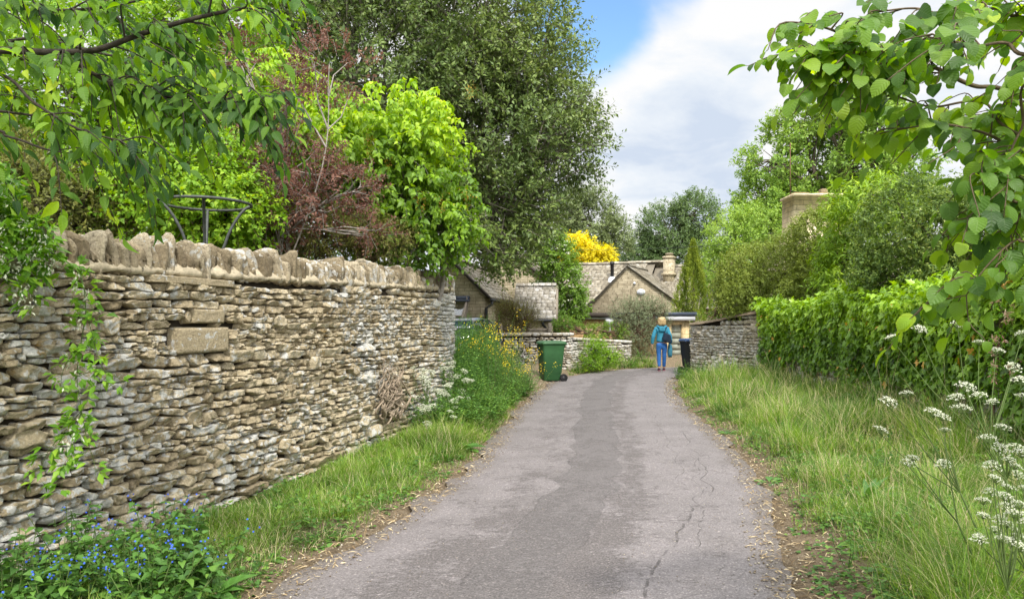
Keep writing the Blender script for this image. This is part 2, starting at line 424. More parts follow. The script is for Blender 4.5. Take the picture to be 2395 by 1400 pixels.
c = n.mix(1., c, n.ramp(n.math('ADD', n.math('MULTIPLY', n.node('ShaderNodeSeparateColor').outputs[0], 0), fine), [(.30, (.55, .54, .54)), (.5, (1, 1, 1)), (.70, (1.4, 1.39, 1.38))]), 'MULTIPLY')
ss = n.node('ShaderNodeSeparateColor'); nt.links.new(spk, ss.inputs[0])
c = n.mix(1., c, n.ramp(ss.outputs[0], [(0, (.72, .71, .70)), (.5, (.98, .98, .98)), (.93, (1.12, 1.12, 1.12)), (1, (1.7, 1.65, 1.6))]), 'MULTIPLY')
def crack(u0, wa, fr, off, v0, v1, wd, slope=0):
    d = n.math('ABSOLUTE', n.math('SUBTRACT', n.math('SUBTRACT', U, n.math('ADD', wob(fr, wa, off), n.math('MULTIPLY', n.math('SUBTRACT', V, v0), slope))), u0))
    d = n.math('SUBTRACT', d, n.math('MULTIPLY', n.noise(uv, 25, 3), wd))
    return n.math('MULTIPLY', n.math('MULTIPLY', n.step(d, wd * .9, 0), n.step(n.noise(uv, 7, 4, .7), .38, .56)), n.math('MULTIPLY', n.step(V, v0, v0 + .15), n.step(V, v1, v1 - .3)))
ck = crack(.62, .16, 1.1, 20., 9.6, 12.6, .010, .09)
for a in ((1.02, .2, .8, 33., 12.9, 17., .006, .02), (.78, .2, .9, 41., 13.2, 20., .004, .01), (.95, .3, 1.6, 71., 11.2, 14.5, .004, 0.)):
    ck = n.math('MAXIMUM', ck, crack(*a))
ve = n.voro(n.scale(uv, (1., .55, 1)), 2.6, 'Distance', 'DISTANCE_TO_EDGE')
cz = n.math('MULTIPLY', n.step(ve, .016, .0), n.math('MULTIPLY', n.step(U, .35, .6), n.step(n.noise(uv, .8, 3), .5, .62)))
ck = n.math('MAXIMUM', ck, n.math('MULTIPLY', cz, .6))
seam = n.math('MAXIMUM', n.step(n.math('ABSOLUTE', n.math('ADD', ul, .462)), .016, .002), n.step(n.math('ABSOLUTE', n.math('SUBTRACT', ur, .117)), .016, .002))
ck = n.math('MAXIMUM', ck, n.math('MULTIPLY', n.math('MULTIPLY', seam, n.step(n.noise(uv, 3, 5, .7), .42, .6)), .45))
c = n.mix(n.math('MULTIPLY', ck, .6), c, (.035, .03, .028))
hgt = n.math('SUBTRACT', n.math('ADD', n.math('MULTIPLY', fine, .5), n.math('MULTIPLY', ss.outputs[0], .35)), n.math('ADD', n.math('MULTIPLY', worn, .6), n.math('MULTIPLY', ck, 1.5)))
n.out(c, n.ramp(worn, [(0, (.72,) * 3), (1, (.92,) * 3)]), .3, n.bump(hgt, .55, .012))
tag(rb.build('lane', m, smooth_=True), kind='structure')

# loose grit, dead straw and leaf bits along both edges of the lane
rng = rng_(5)
def edge_pts(nn, lo, hi, ymin, ymax, rng):
    k = rng.uniform(0, 1, nn) ** 1.5; y = ymin + k * (ymax - ymin); s = rng.random(nn) < .5
    s0 = np.interp(y, RL[:, 1], RL[:, 0]); s1 = np.interp(y, RR[:, 1], RR[:, 0])
    off = rng.uniform(lo, hi, nn)
    x = np.where(s, s0 - off, s1 + off); return x, y
gb = MB()
x, y = edge_pts(5200, -.25, .45, 3.6, 21, rng); x2, y2 = edge_pts(1500, -1.5, -.1, 3.8, 18, rng); x = np.r_[x, x2]; y = np.r_[y, y2]
sz = rng.uniform(.004, .013, len(x)) * (1 + (y > 14) * .6); z = np.maximum(gz(x, y), np.where(road_sd(x, y)[0] < 0, .016 + .022 * smooth(-road_sd(x, y)[0] / .8), -1)); sz = np.where(np.arange(len(x)) >= 5200, sz * .5, sz)
oc = np.array([[1, 0, 0], [-1, 0, 0], [0, 1, 0], [0, -1, 0], [0, 0, 1], [0, 0, -.6]], float)
of = np.array([[0, 2, 4], [2, 1, 4], [1, 3, 4], [3, 0, 4], [2, 0, 5], [1, 2, 5], [3, 1, 5], [0, 3, 5]])
v = np.stack([x, y, z + sz * .3], 1)[:, None] + sz[:, None, None] * oc[None] * rng.uniform(.5, 1.3, (len(x), 6, 1)) * np.array([1, 1, .7])
gb.add(v.reshape(-1, 3), (of[None] + (np.arange(len(x)) * 6)[:, None, None]).reshape(-1, 3), np.repeat(rng.random(len(x)), 6))
m, nt = newmat('grit'); n = N(nt); n.out(n.ramp(n.attr('tint'), [(0, (.12, .09, .06)), (.6, (.30, .25, .18)), (1, (.5, .45, .36))]), .95, .1)
tag(gb.build('gravel', m), kind='stuff')
sb = MB()
x, y = edge_pts(5200, -.18, .6, 3.6, 20, rng); sd, _ = road_sd(x, y)
z = np.where(sd < 0.03, .03, gz(x, y) + .012)
a = rng.uniform(0, 6.28, len(x)); d = np.stack([np.cos(a), np.sin(a), rng.normal(0, .12, len(x))], 1)
place(sb, T_NARROW, np.stack([x, y, z], 1), d, np.array([0, 0, 1.]) + rng.normal(0, .3, (len(x), 3)), rng.uniform(.03, .10, len(x)), rng.random(len(x)), wide=rng.uniform(.012, .05, len(x)))
M_STRAW = leaf_mat('dead_straw', [(0, (.16, .11, .06)), (.5, (.33, .25, .14)), (1, (.5, .42, .27))], .15, .8, .1)
tag(sb.build('leaf_litter', M_STRAW), kind='stuff')
# ---------------------------------------------------------------- drystone walls
def path_fn(pts, n=10):
    c = curve([(x, y, 0) for x, y in pts], n)[:, :2]; s = np.concatenate([[0], np.cumsum(np.linalg.norm(np.diff(c, axis=0), axis=1))])
    def f(q):
        q = np.asarray(q, float)
        p = np.stack([np.interp(q, s, c[:, 0]), np.interp(q, s, c[:, 1])], -1)
        e = .03; a = np.stack([np.interp(np.clip(q - e, 0, s[-1]), s, c[:, k]) for k in (0, 1)], -1); b = np.stack([np.interp(np.clip(q + e, 0, s[-1]), s, c[:, k]) for k in (0, 1)], -1)
        return p, norm(b - a)
    return f, s[-1], s, c

def stone_patch(hw, hh, D, rng, nu, nv, flat=False):
    """Front of one rough stone: (along, up, out) around its middle."""
    a = np.linspace(-1, 1, nu); b = np.linspace(-1, 1, nv); A, B = np.meshgrid(a, b); A = np.sign(A) * np.abs(A) ** .8; B = np.sign(B) * np.abs(B) ** .8
    e = rng.uniform(3, 7) if flat is False else 12
    rr = (np.abs(A) ** e + np.abs(B) ** e) ** (1 / e)
    k = np.where(rr > 1, 1 / np.maximum(rr, 1e-6), 1)                 # pull the corners in
    A2, B2 = A * k, B * k
    c = rng.uniform(-.42, .16, 4) if not flat else np.zeros(4)
    bil = c[0] * (1 - A2) * (1 - B2) + c[1] * (1 + A2) * (1 - B2) + c[2] * (1 + A2) * (1 + B2) + c[3] * (1 - A2) * (1 + B2)
    s = A2 * hw * (1 + bil * .25 * np.abs(B2)); z = B2 * hh * (1 + bil * .5 * np.abs(A2) ** 2)
    z = z + A2 * hh * (rng.normal(0, .13) if not flat else 0)
    edge = np.clip(1 - np.maximum(np.abs(A), np.abs(B)) ** (14 if not flat else 16), 0, 1) ** .6
    tilt = 0 if flat else rng.normal(0, .28) * A2 + rng.normal(.1, .38) * B2
    d = D * edge + edge * (tilt * min(hh, .04)) - .055 * (1 - edge)
    return np.stack([s, z, d], -1).reshape(-1, 3)

def grid_faces(nu, nv):
    i = (np.arange(nv - 1)[:, None] * nu + np.arange(nu - 1)[None]).ravel()
    return np.stack([i, i + 1, i + nu + 1, i + nu], 1)

def stonework(mb, f, length, z0, z1, side, rng, h=(.036, .088), ratio=(1.5, 4.9), out=.034, reserved=(), s_start=0, fine_until=1e9, skip=None, big=.06):
    """All stones of one face; side=+1 puts the face right of the path's direction."""
    P_, F_, T_, A_ = [], [], [], []; n0 = 0
    zt = max(z1(s) for s in np.linspace(0, length, 20)); zb = min(z0(s) for s in np.linspace(0, length, 20))
    z = zb - .02
    while z < zt:
        hc = rng.uniform(*h) * (1.35 if rng.random() < .16 else 1)
        s = s_start + rng.uniform(-.2, 0)
        while s < length:
            hh = hc * rng.uniform(.84, 1.12); w = hc * rng.uniform(*ratio) * (1 if rng.random() > .15 else .6)
            o = out * rng.uniform(.4, 1.5)
            if rng.random() < big: hh *= rng.uniform(1.6, 2.2); w *= rng.uniform(.9, 1.3); o *= 1.5
            sc = s + w / 2
            zw = z + hc / 2 + (float(_wav(sc, z)) - .5) * .075
            ok = zw + hh * .35 < z1(sc) and zw > z0(sc) - .05
            for (a, b, c, d) in reserved:
                if a - w * .15 < sc < b + w * .15 and c - hh * .15 < zw < d + hh * .15: ok = False
            if ok and (skip is None or not skip(sc, zw)):
                near = sc < fine_until; nu, nv = (13, 9) if near else (8, 6)
                p = stone_patch(w / 2 * .985, hh / 2 * 1.0, o, rng, nu, nv)
                p[:, 0] += sc; p[:, 1] += zw
                P_.append(p); F_.append(grid_faces(nu, nv) + n0); T_.append(np.full(len(p), np.clip(rng.normal(.5, .26), 0, 1))); A_.append(np.ones(len(p))); n0 += len(p)
            s += w
        z += hc * .97
    for (a, b, c, d) in reserved:
        p = stone_patch((b - a) / 2 * .99, (d - c) / 2 * .98, out * 1.5, rng, 22, 16, flat=True); p[:, 0] += (a + b) / 2; p[:, 1] += (c + d) / 2
        P_.append(p); F_.append(grid_faces(22, 16) + n0); T_.append(np.full(len(p), .3)); A_.append(np.full(len(p), .14)); n0 += len(p)
    p = np.concatenate(P_); F = np.concatenate(F_); T = np.concatenate(T_); am = np.concatenate(A_)
    q = np.stack([p[:, 0], p[:, 1], p[:, 2] * 0], 1)
    fl = np.clip((p[:, 2] + .05) / .05, 0, 1)
    p[:, 2] += ((fbm(q, 14, 3, 4) - .5) * .075 + (fbm(q, 45, 8, 2) - .5) * .03) * fl * am
    p[:, 1] += (fbm(q, 18, 5, 3) - .5) * .034 * am; p[:, 0] += (fbm(q, 18, 6, 3) - .5) * .034 * am
    xy, t = f(p[:, 0]); nrm = np.stack([t[:, 1], -t[:, 0]], 1) * side
    w = np.stack([xy[:, 0] + nrm[:, 0] * p[:, 2], xy[:, 1] + nrm[:, 1] * p[:, 2], p[:, 1]], 1)
    mb.add(w, F if side > 0 else F[:, ::-1], T)

def _wav(s, z): return fbm(np.array([[s * .9, z * .8, 0]]), 1.1, 77, 2)[0]

def core(mb, f, length, z0, z1, side, thick, inset=.045):
    """The body of the wall behind the stones: a closed slab."""
    ss = np.linspace(0, length, int(length / .15) + 2); xy, t = f(ss); nr = np.stack([t[:, 1], -t[:, 0]], 1) * side
    A = xy - nr * inset; B = xy - nr * thick
    zt = np.array([z1(s) for s in ss]); zb = np.array([z0(s) - .3 for s in ss]); m = len(ss)
    v = np.concatenate([np.c_[A, zb], np.c_[A, zt], np.c_[B, zt], np.c_[B, zb]])
    i = np.arange(m - 1); q = []
    for a, b in ((0, 1), (1, 2), (2, 3)): q.append(np.stack([a * m + i, a * m + i + 1, b * m + i + 1, b * m + i], 1))
    mb.add(v, [np.concatenate(q), np.array([[0, m, 2 * m, 3 * m], [m - 1, 2 * m - 1, 3 * m - 1, 4 * m - 1]])], .4)

def rock(c, half, rng, n=5, amp=.18, e=5):
    """Rounded rough block: verts, faces."""
    g = np.linspace(-1, 1, n); V = []; F = []; k = 0
    for ax in range(3):
        for sg in (-1, 1):
            A, B = np.meshgrid(g, g); q = np.empty((n * n, 3)); q[:, ax] = sg; q[:, (ax + 1) % 3] = A.ravel(); q[:, (ax + 2) % 3] = B.ravel()
            V.append(q); f = grid_faces(n, n); F.append((f if sg > 0 else f[:, ::-1]) + k); k += n * n
    v = np.concatenate(V)
    v = v / ((np.abs(v) ** e).sum(1) ** (1 / e))[:, None]
    sd = rng.uniform(0, 100, 3)
    v = v * (1 + amp * 2 * (fbm(v * .9 + sd, 1.3, 4, 3) - .5))[:, None] * half
    return v, np.concatenate(F)

def coping(mb, f, length, zt, side, rng, h=(.235, .33), th=(.045, .10), depth=.38, s0=0, cen=.165):
    s = s0
    while s < length:
        w = rng.uniform(*th); hh = rng.uniform(*h) * (1.15 if rng.random() < .06 else 1); sc = s + w / 2
        v, F = rock(0, np.array([w / 2 * .90, depth / 2 * rng.uniform(.9, 1.08), hh / 2]), rng, 9, .07, 7)
        up_ = np.clip(v[:, 2] / hh + .5, 0, 1); v[:, 2] += up_ * (v[:, 0] / w * rng.normal(0, .03) + v[:, 1] * rng.normal(0, .16)); v[:, 0] *= 1 - up_ * rng.uniform(0, .22)
        v[:, 2] += np.where(v[:, 2] > 0, -v[:, 1] ** 2 * rng.uniform(0, .9) - (v[:, 0] / w) ** 2 * rng.uniform(0, .12), 0)
        off_ = rng.normal(0, .022); ly = rng.normal(0, .10) - .05; v[:, 0] += v[:, 2] * ly; v[:, 1] += v[:, 2] * rng.normal(0, .05)
        v += (np.stack([fbm(v + s, 14, k, 3) for k in (1, 2, 3)], 1) - .5) * np.array([.014, .06, .085])
        xy, t = f(np.array([sc])); xy = xy[0]; t = t[0]; nr = np.array([t[1], -t[0]]) * side
        ww = np.stack([xy[0] + t[0] * v[:, 0] + nr[0] * (v[:, 1] - cen + off_), xy[1] + t[1] * v[:, 0] + nr[1] * (v[:, 1] - cen + off_), zt(sc) + hh * .42 + v[:, 2]], 1)
        mb.add(ww, F, np.clip(rng.normal(.5, .36), 0, 1)); s += w * 1.02

def mortar_bed(mb, f, length, zt, side, rng, s0=0):
    ss = np.arange(s0, length, .03); xy, t = f(ss); nr = np.stack([t[:, 1], -t[:, 0]], 1) * side
    pj = np.stack([ss, ss * 0, ss * 0], 1); a = fbm(pj, 9, 2, 3); b = fbm(pj, 11, 6, 3)
    up = .05 + .10 * fbm(pj, 15, 2, 3); dn = -.03 + .05 * fbm(pj, 19, 6, 3); o = .022 + .028 * fbm(pj, 17, 8, 3)
    z = np.array([zt(s) for s in ss]); m = len(ss)
    rows = [np.c_[xy - nr * .05, z + dn], np.c_[xy + nr * o[:, None], z + dn + .012], np.c_[xy + nr * (o + .008)[:, None], z + up * .4], np.c_[xy - nr * .03, z + up]]
    i = np.arange(m - 1); q = np.concatenate([np.stack([k * m + i, k * m + i + 1, (k + 1) * m + i + 1, (k + 1) * m + i], 1) for k in range(3)])
    mb.add(np.concatenate(rows), q if side > 0 else q[:, ::-1], .5)

# ---- the tall wall on the left of the lane
LW = [(-3.72, 2.2), (-3.42, 3.3), (-3.1, 4.5), (-2.8, 5.61), (-2.42, 7.0), (-2.11, 8.2), (-1.80, 9.35), (-1.48, 10.55), (-1.20, 11.6), (-1.06, 12.4), (-1.12, 13.2), (-1.5, 14.0), (-2.3, 14.8), (-3.6, 15.4)]
fL, lenL, sL, cL = path_fn(LW)
def s_at_y(y): return float(np.interp(y, cL[:, 1], sL))
zbL = lambda s: -.02 + .012 * s
ztL = lambda s: 1.93 + .021 * s
rng = rng_(11)
tw = thing('drystone_wall', 'tall curving drystone wall of thin weathered limestone on the left of the lane', 'wall', (-2.4, 7, 0))
mb = MB(); core(mb, fL, lenL, zbL, lambda s: ztL(s) + .03, 1, .38); part(mb, 'wall_core', M_CORE, tw)
a, b, c, d = s_at_y(5.84), s_at_y(6.52), 1.37, 1.605
lint = (s_at_y(5.55), s_at_y(6.62), 1.945, ztL(2.2 + 2) - .005)
res = [(a, b, c, d), lint, (s_at_y(6.02), s_at_y(6.45), 1.625, 1.755)]
mb = MB(); stonework(mb, fL, lenL - 2, zbL, ztL, 1, rng, reserved=res, s_start=.2, fine_until=s_at_y(10)); part(mb, 'stonework', M_WALL, tw)
mb = MB(); coping(mb, fL, lenL - 1, ztL, 1, rng, s0=s_at_y(4.7)); part(mb, 'coping', M_COPE, tw)
mb = MB(); mortar_bed(mb, fL, lenL - 1, ztL, 1, rng, .2); part(mb, 'mortar_bed', M_MORTAR, tw, True)

# ---- the garden wall on the right, ivy over most of it
RWp = [(5.25, 5.5), (5.5, 7.5), (5.75, 9.5), (6.1, 12.5), (6.38, 16), (6.38, 18.6), (5.85, 20.3), (5.36, 21.2), (5.42, 21.75), (6.0, 22.1), (7.2, 22.5), (9.5, 23.0)]
fR, lenR, sR, cR = path_fn(RWp)
def sR_y(y): return float(np.interp(y, cR[:60, 1], sR[:60]))
zbR = lambda s: .32 - .30 * float(smooth(np.array((s - 9) / 5)))
ztR = lambda s: 1.84 + .22 * float(smooth(np.array((7 - s) / 6))) + .06 * math.sin(s) - .27 * float(smooth(np.array((s - 12.5) / 3.4)))
tr = thing('garden_wall', 'curved pale rubble wall on the right, half buried under ivy', 'wall', (6.3, 14, 0))
mb = MB(); core(mb, fR, lenR, zbR, ztR, -1, .4); part(mb, 'wall_core', M_CORE, tr)
mb = MB(); stonework(mb, fR, lenR, zbR, ztR, -1, rng, h=(.05, .12), ratio=(1.1, 2.4), out=.035, fine_until=-1, s_start=.0); part(mb, 'stonework', M_PALEWALL, tr, True)
# flat rendered capping, rounded
mb = MB(); ss = np.linspace(0, lenR, 160); xy, t = fR(ss); nr = -np.stack([t[:, 1], -t[:, 0]], 1)
an = np.linspace(0, np.pi, 9); rows = []
for k, A in enumerate(an):
    o = math.cos(A) * .27 - .17; up = math.sin(A) * .10
    rows.append(np.c_[xy + nr * o, np.array([ztR(s) for s in ss]) - .015 + up + (fbm(np.c_[xy, ss * 0 + k], 5, 3, 3) - .5) * .03])
i = np.arange(159); q = np.concatenate([np.stack([k * 160 + i, k * 160 + i + 1, (k + 1) * 160 + i + 1, (k + 1) * 160 + i], 1) for k in range(8)])
mb.add(np.concatenate(rows), q, .4); part(mb, 'coping', stone_mat('wall_capping', [(0, (.17, .13, .09)), (1, (.30, .25, .18))], (.66, .8)), tr, True)

# ---- low wall behind the green bin
LOp = [(-1.0, 22.0), (.3, 22.3), (1.55, 22.5), (1.9, 22.8), (2.45, 23.9), (3.15, 24.9), (4.0, 25.7), (4.25, 26.1)]
fO, lenO, sO, cO = path_fn(LOp)
zbO = lambda s: .12; ztO = lambda s: 1.22 - .05 * s if s > 3 else 1.20
to = thing('low_wall', 'low pale stone wall curving away behind the green wheelie bin', 'wall', (2, 22.6, .1))
mb = MB(); core(mb, fO, lenO, zbO, ztO, 1, .35); part(mb, 'wall_core', M_CORE, to)
mb = MB(); stonework(mb, fO, lenO, zbO, ztO, 1, rng, h=(.05, .11), ratio=(1.3, 3.2), out=.035, fine_until=-1); part(mb, 'stonework', M_PALEWALL, to, True)
mb = MB(); s = 0
while s < lenO:
    w = rng.uniform(.18, .4); v, F = rock(0, np.array([w / 2, .23, .05]), rng, 5, .08); xy, t = fO(np.array([s + w / 2])); xy, t = xy[0], t[0]; nr = np.array([t[1], -t[0]])
    mb.add(np.stack([xy[0] + t[0] * v[:, 0] + nr[0] * (v[:, 1] - .16), xy[1] + t[1] * v[:, 0] + nr[1] * (v[:, 1] - .16), ztO(s + w / 2) + .03 + v[:, 2]], 1), F, rng.random()); s += w
part(mb, 'coping', M_PALEWALL, to, True)

# ---- dead ivy roots clinging to the far end of the tall wall
mb = MB(); s_c = s_at_y(9.75)
for k in range(34):
    s0 = s_c + rng.normal(0, .16); z0_ = rng.uniform(.28, .55); ln = rng.uniform(.25, .75); pts = []
    for j in range(9):
        u_ = j / 8; pts.append([s0 + .08 * math.sin(u_ * rng.uniform(4, 9) + k) + rng.normal(0, .045) + (rng.random() - .5) * .25 * u_, z0_ + ln * u_, .05 + .05 * rng.random() + .03 * math.sin(u_ * 3)])
    c_ = curve(pts, 3); xy, t = fL(c_[:, 0]); nr = np.stack([t[:, 1], -t[:, 0]], 1)
    w = np.stack([xy[:, 0] + nr[:, 0] * c_[:, 2], xy[:, 1] + nr[:, 1] * c_[:, 2], c_[:, 1]], 1)
    mb.tube(w, np.linspace(rng.uniform(.008, .022), .004, len(w)), 6, rng.random())
tag(mb.build('dead_ivy', plain('dead_ivy_wood', (.33, .26, .19), .9, .15, .45, 30, .8), smooth_=True), 'tangle of pale dead ivy stems clinging to the tall drystone wall', 'dead ivy')
# ---------------------------------------------------------------- cottages, chimney, garage
def masonry(name, c0, c1, sx=3.2, sy=9.):
    c0 = tuple(x * 1.45 for x in c0); c1 = tuple(x * 1.45 for x in c1)
    m, nt = newmat(name); n = N(nt); p = n.obj()
    sp = n.node('ShaderNodeSeparateXYZ'); nt.links.new(p, sp.inputs[0])
    d = n.math('MULTIPLY', n.math('SUBTRACT', n.noise(p, 2.2, 3), .5), .12)
    cb = n.node('ShaderNodeCombineXYZ'); n.set(cb.inputs[0], n.math('ADD', n.math('ADD', sp.outputs[0], sp.outputs[1]), d)); n.set(cb.inputs[1], n.math('ADD', sp.outputs[2], n.math('MULTIPLY', d, .5)))
    b = n.node('ShaderNodeTexBrick'); nt.links.new(cb.outputs[0], b.inputs['Vector']); b.inputs['Scale'].default_value = 1
    b.inputs['Brick Width'].default_value = 1 / sx; b.inputs['Row Height'].default_value = 1 / sy; b.inputs['Mortar Size'].default_value = .011; b.inputs['Mortar Smooth'].default_value = .6
    b.inputs['Color1'].default_value = (*c0, 1); b.inputs['Color2'].default_value = (*c1, 1); b.inputs['Mortar'].default_value = (*[x * .62 for x in c0], 1); b.offset = .43; b.squash = .7; b.squash_frequency = 3
    c = n.mix(1., b.outputs['Color'], n.ramp(n.noise(p, 6, 8, .7), [(.3, (.68, .66, .62)), (.7, (1.22, 1.2, 1.15))]), 'MULTIPLY')
    c = n.mix(n.math('MULTIPLY', n.step(n.noise(p, 1.3, 5, .65), .56, .72), .28), c, (.2, .165, .115))
    n.out(c, .92, .15, n.bump(n.math('ADD', n.math('MULTIPLY', b.outputs['Fac'], -1), n.math('MULTIPLY', n.noise(p, 18, 5, .7), .7)), .45, .02)); return m
M_COTT = masonry('cottage_stone', (.35, .30, .215), (.45, .40, .30))
M_COTT2 = masonry('gable_stone', (.31, .265, .19), (.42, .37, .275), 4.2, 10.)
M_ASHLAR = masonry('garage_stone', (.42, .33, .19), (.50, .41, .26), 2.2, 4.4)
M_CHIM = masonry('chimney_stone', (.54, .45, .30), (.62, .54, .39), 1.7, 6.5)
M_SLATE = stone_mat('stone_slates', [(0, (.17, .15, .12)), (.5, (.33, .298, .24)), (1, (.50, .465, .39))], (.58, .70), white=(.56, .54, .49), scale=.5)
M_SLATEPALE = stone_mat('pale_stone_slates', [(0, (.22, .20, .17)), (.5, (.37, .345, .30)), (1, (.53, .50, .46))], (.50, .64), white=(.60, .58, .56), scale=.5)
M_TIMBER = plain('weathered_timber', (.25, .21, .165), .85, .2, .4, 12, .5)
M_DARKTIMBER = plain('dark_timber', (.055, .045, .038), .8, .2, .3, 12)
M_IRON = plain('black_iron', (.02, .02, .022), .5, .5, .3, 10)
M_LEAD = plain('blue_lead', (.05, .065, .095), .55, .5, .3, 6)
M_WHITE = plain('white_paint', (.62, .64, .68), .5, .4, .06, 6)
def glass_mat(name, c):
    m, nt = newmat(name); n = N(nt); n.out(c, .06, .7); return m
M_GLASS = glass_mat('window_glass', (.03, .036, .04))

def slates(mb, prof, x0, x1, rng, w=(.16, .34), rows=None, M=lambda v: v, th=.022):
    """Stone slates laid in courses. prof: polyline (y, z) from eaves up to the ridge; x0/x1 may depend on the height t."""
    pr = np.asarray(prof, float); L = np.concatenate([[0], np.cumsum(np.linalg.norm(np.diff(pr, axis=0), axis=1))]); tot = L[-1]
    s = 0; c = .24
    while s < tot - .02:
        c = .24 - .11 * s / tot
        e = min(s + c + .05, tot)
        y0, z0_ = np.interp(s, L, pr[:, 0]), np.interp(s, L, pr[:, 1]); y1, z1_ = np.interp(e, L, pr[:, 0]), np.interp(e, L, pr[:, 1])
        t = np.array([y1 - y0, z1_ - z0_]); t /= np.linalg.norm(t); nn = np.array([-t[1], t[0]]);
        if nn[1] < 0: nn = -nn
        a, b = (x0(s / tot), x1(s / tot)) if callable(x0) else (x0, x1)
        x = a - rng.uniform(0, .1)
        while x < b:
            ww = rng.uniform(*w) * (1 - .3 * s / tot); xe = min(x + ww - .008, b + .01)
            if xe - max(x, a - .02) > .04:
                xs_ = max(x, a - .02); lift = th + rng.uniform(-.006, .016); dz = rng.normal(0, .014)
                q0 = np.array([y0, z0_]) - t * (.01 + dz); q1 = np.array([y1, z1_])
                v = np.array([[xs_, *(q0 + nn * lift)], [xe, *(q0 + nn * (lift + rng.normal(0, .004)))], [xe, *(q1 + nn * .006)], [xs_, *(q1 + nn * .006)], [xs_, *q0], [xe, *q0], [xe, *q1], [xs_, *q1]])
                mb.add(M(v), np.array([[0, 1, 2, 3], [4, 5, 1, 0], [5, 6, 2, 1], [7, 4, 0, 3]]), np.clip(rng.normal(.5, .28), 0, 1))
            x += ww
        s += c
    # ridge capping stones are added by the caller

def local(ox, oy, deg):
    c, s = math.cos(R(deg)), math.sin(R(deg))
    return lambda v: np.stack([ox + np.asarray(v)[..., 0] * c - np.asarray(v)[..., 1] * s, oy + np.asarray(v)[..., 0] * s + np.asarray(v)[..., 1] * c, np.asarray(v)[..., 2]], -1)
def swapxy(v): v = np.asarray(v, float); return v[..., [1, 0, 2]]

def ridge(mb, a, b, rng, M, r=.11):
    a, b = np.array(a, float), np.array(b, float); Ln = np.linalg.norm(b - a); d = (b - a) / Ln; s = 0
    px_ = np.array([-d[1], d[0], 0])
    while s < Ln:
        w = rng.uniform(.3, .5); e = min(s + w - .015, Ln); up = rng.uniform(-.01, .015)
        rows = []
        for q in (s, e):
            for A in np.linspace(0, np.pi, 6): rows.append(a + d * q + px_ * math.cos(A) * r * 1.25 + np.array([0, 0, math.sin(A) * r + up - .045]))
        v = np.array(rows); f = np.array([[k, k + 1, k + 7, k + 6] for k in range(5)]); mb.add(M(v), [f, np.array([[0, 1, 2, 3, 4, 5]]), np.array([[6, 7, 8, 9, 10, 11]])], rng.random()); s += w

def gable_house(name, label, ox, oy, deg, hl, hr, eL, eR, apex, depth, zb, wallm, roofm, seed, ax=0.):
    """Gable front at local y=0, ridge running back along +y; hl/hr half widths, eL/eR eaves heights."""
    M = local(ox, oy, deg); rng = rng_(seed)
    h = thing(name, label, 'house', (ox, oy, zb))
    mb = MB()
    fr = [(-hl, zb), (hr, zb), (hr, eR), (ax, apex), (-hl, eL)]
    v = np.array([[x, y, z] for y in (0, depth) for x, z in fr]); mb.add(M(v), [np.array([[0, 1, 2, 3, 4], [9, 8, 7, 6, 5]]), np.array([[0, 5, 6, 1], [1, 6, 7, 2], [4, 9, 5, 0]])], .5)
    part(mb, 'wall', wallm, h)
    mb = MB(); ov = .12
    for sg, hw, e in ((-1, hl, eL), (1, hr, eR)):
        tx, tz = (hw) , apex - e
        kick = .22; prof = [(sg * (hw + kick), e - kick * tz / tx * .35), (sg * hw * .86, e + tz * .14 + .02), (ax, apex + .03)]
        slates(mb, prof, -ov, depth + ov, rng, M=lambda v: M(swapxy(v)))
        # boarding under the slates
        n_ = len(prof); bl = np.array([[x, y, z - .03 - k] for k in (0, .06) for y in (-ov + .02, depth + ov) for x, z in prof])
        mb.add(M(bl), np.array([[0, 1, 4, 3], [1, 2, 5, 4], [6, 7, 10, 9], [7, 8, 11, 10], [0, 1, 7, 6], [1, 2, 8, 7]]), .1)
    ridge(mb, (ax, -ov, apex + .06), (ax, depth + ov, apex + .06), rng, M)
    rf = part(mb, 'roof', roofm, h)
    return h, M, rf, rng

def window(h, M, x0, x1, z0, z1, y=0, mull=1):
    mb = MB(); t = .05
    mb.box((x0, y - .03, z0), (x1, y + .02, z0 + t), M=M); mb.box((x0, y - .03, z1 - t), (x1, y + .02, z1), M=M)
    mb.box((x0, y - .028, z0 + t), (x0 + t, y + .02, z1 - t), M=M); mb.box((x1 - t, y - .028, z0 + t), (x1, y + .02, z1 - t), M=M)
    for k in range(mull):
        c = x0 + (x1 - x0) * (k + 1) / (mull + 1); mb.box((c - .02, y - .022, z0 + t), (c + .02, y + .02, z1 - t), M=M)
    w = part(mb, 'window', M_TIMBER, h)
    mb = MB(); mb.box((x0 + t, y - .008, z0 + t), (x1 - t, y + .012, z1 - t), M=M); part(mb, 'pane', M_GLASS, w)
    mb = MB(); mb.box((x0 - .08, y - .07, z0 - .09), (x1 + .08, y + .01, z0 - .002), M=M); part(mb, 'sill', M_FLAT, w)
    return w

def pipe(mb, M, pts, r=.04): mb.tube(M(np.array(pts, float)), r, 8)

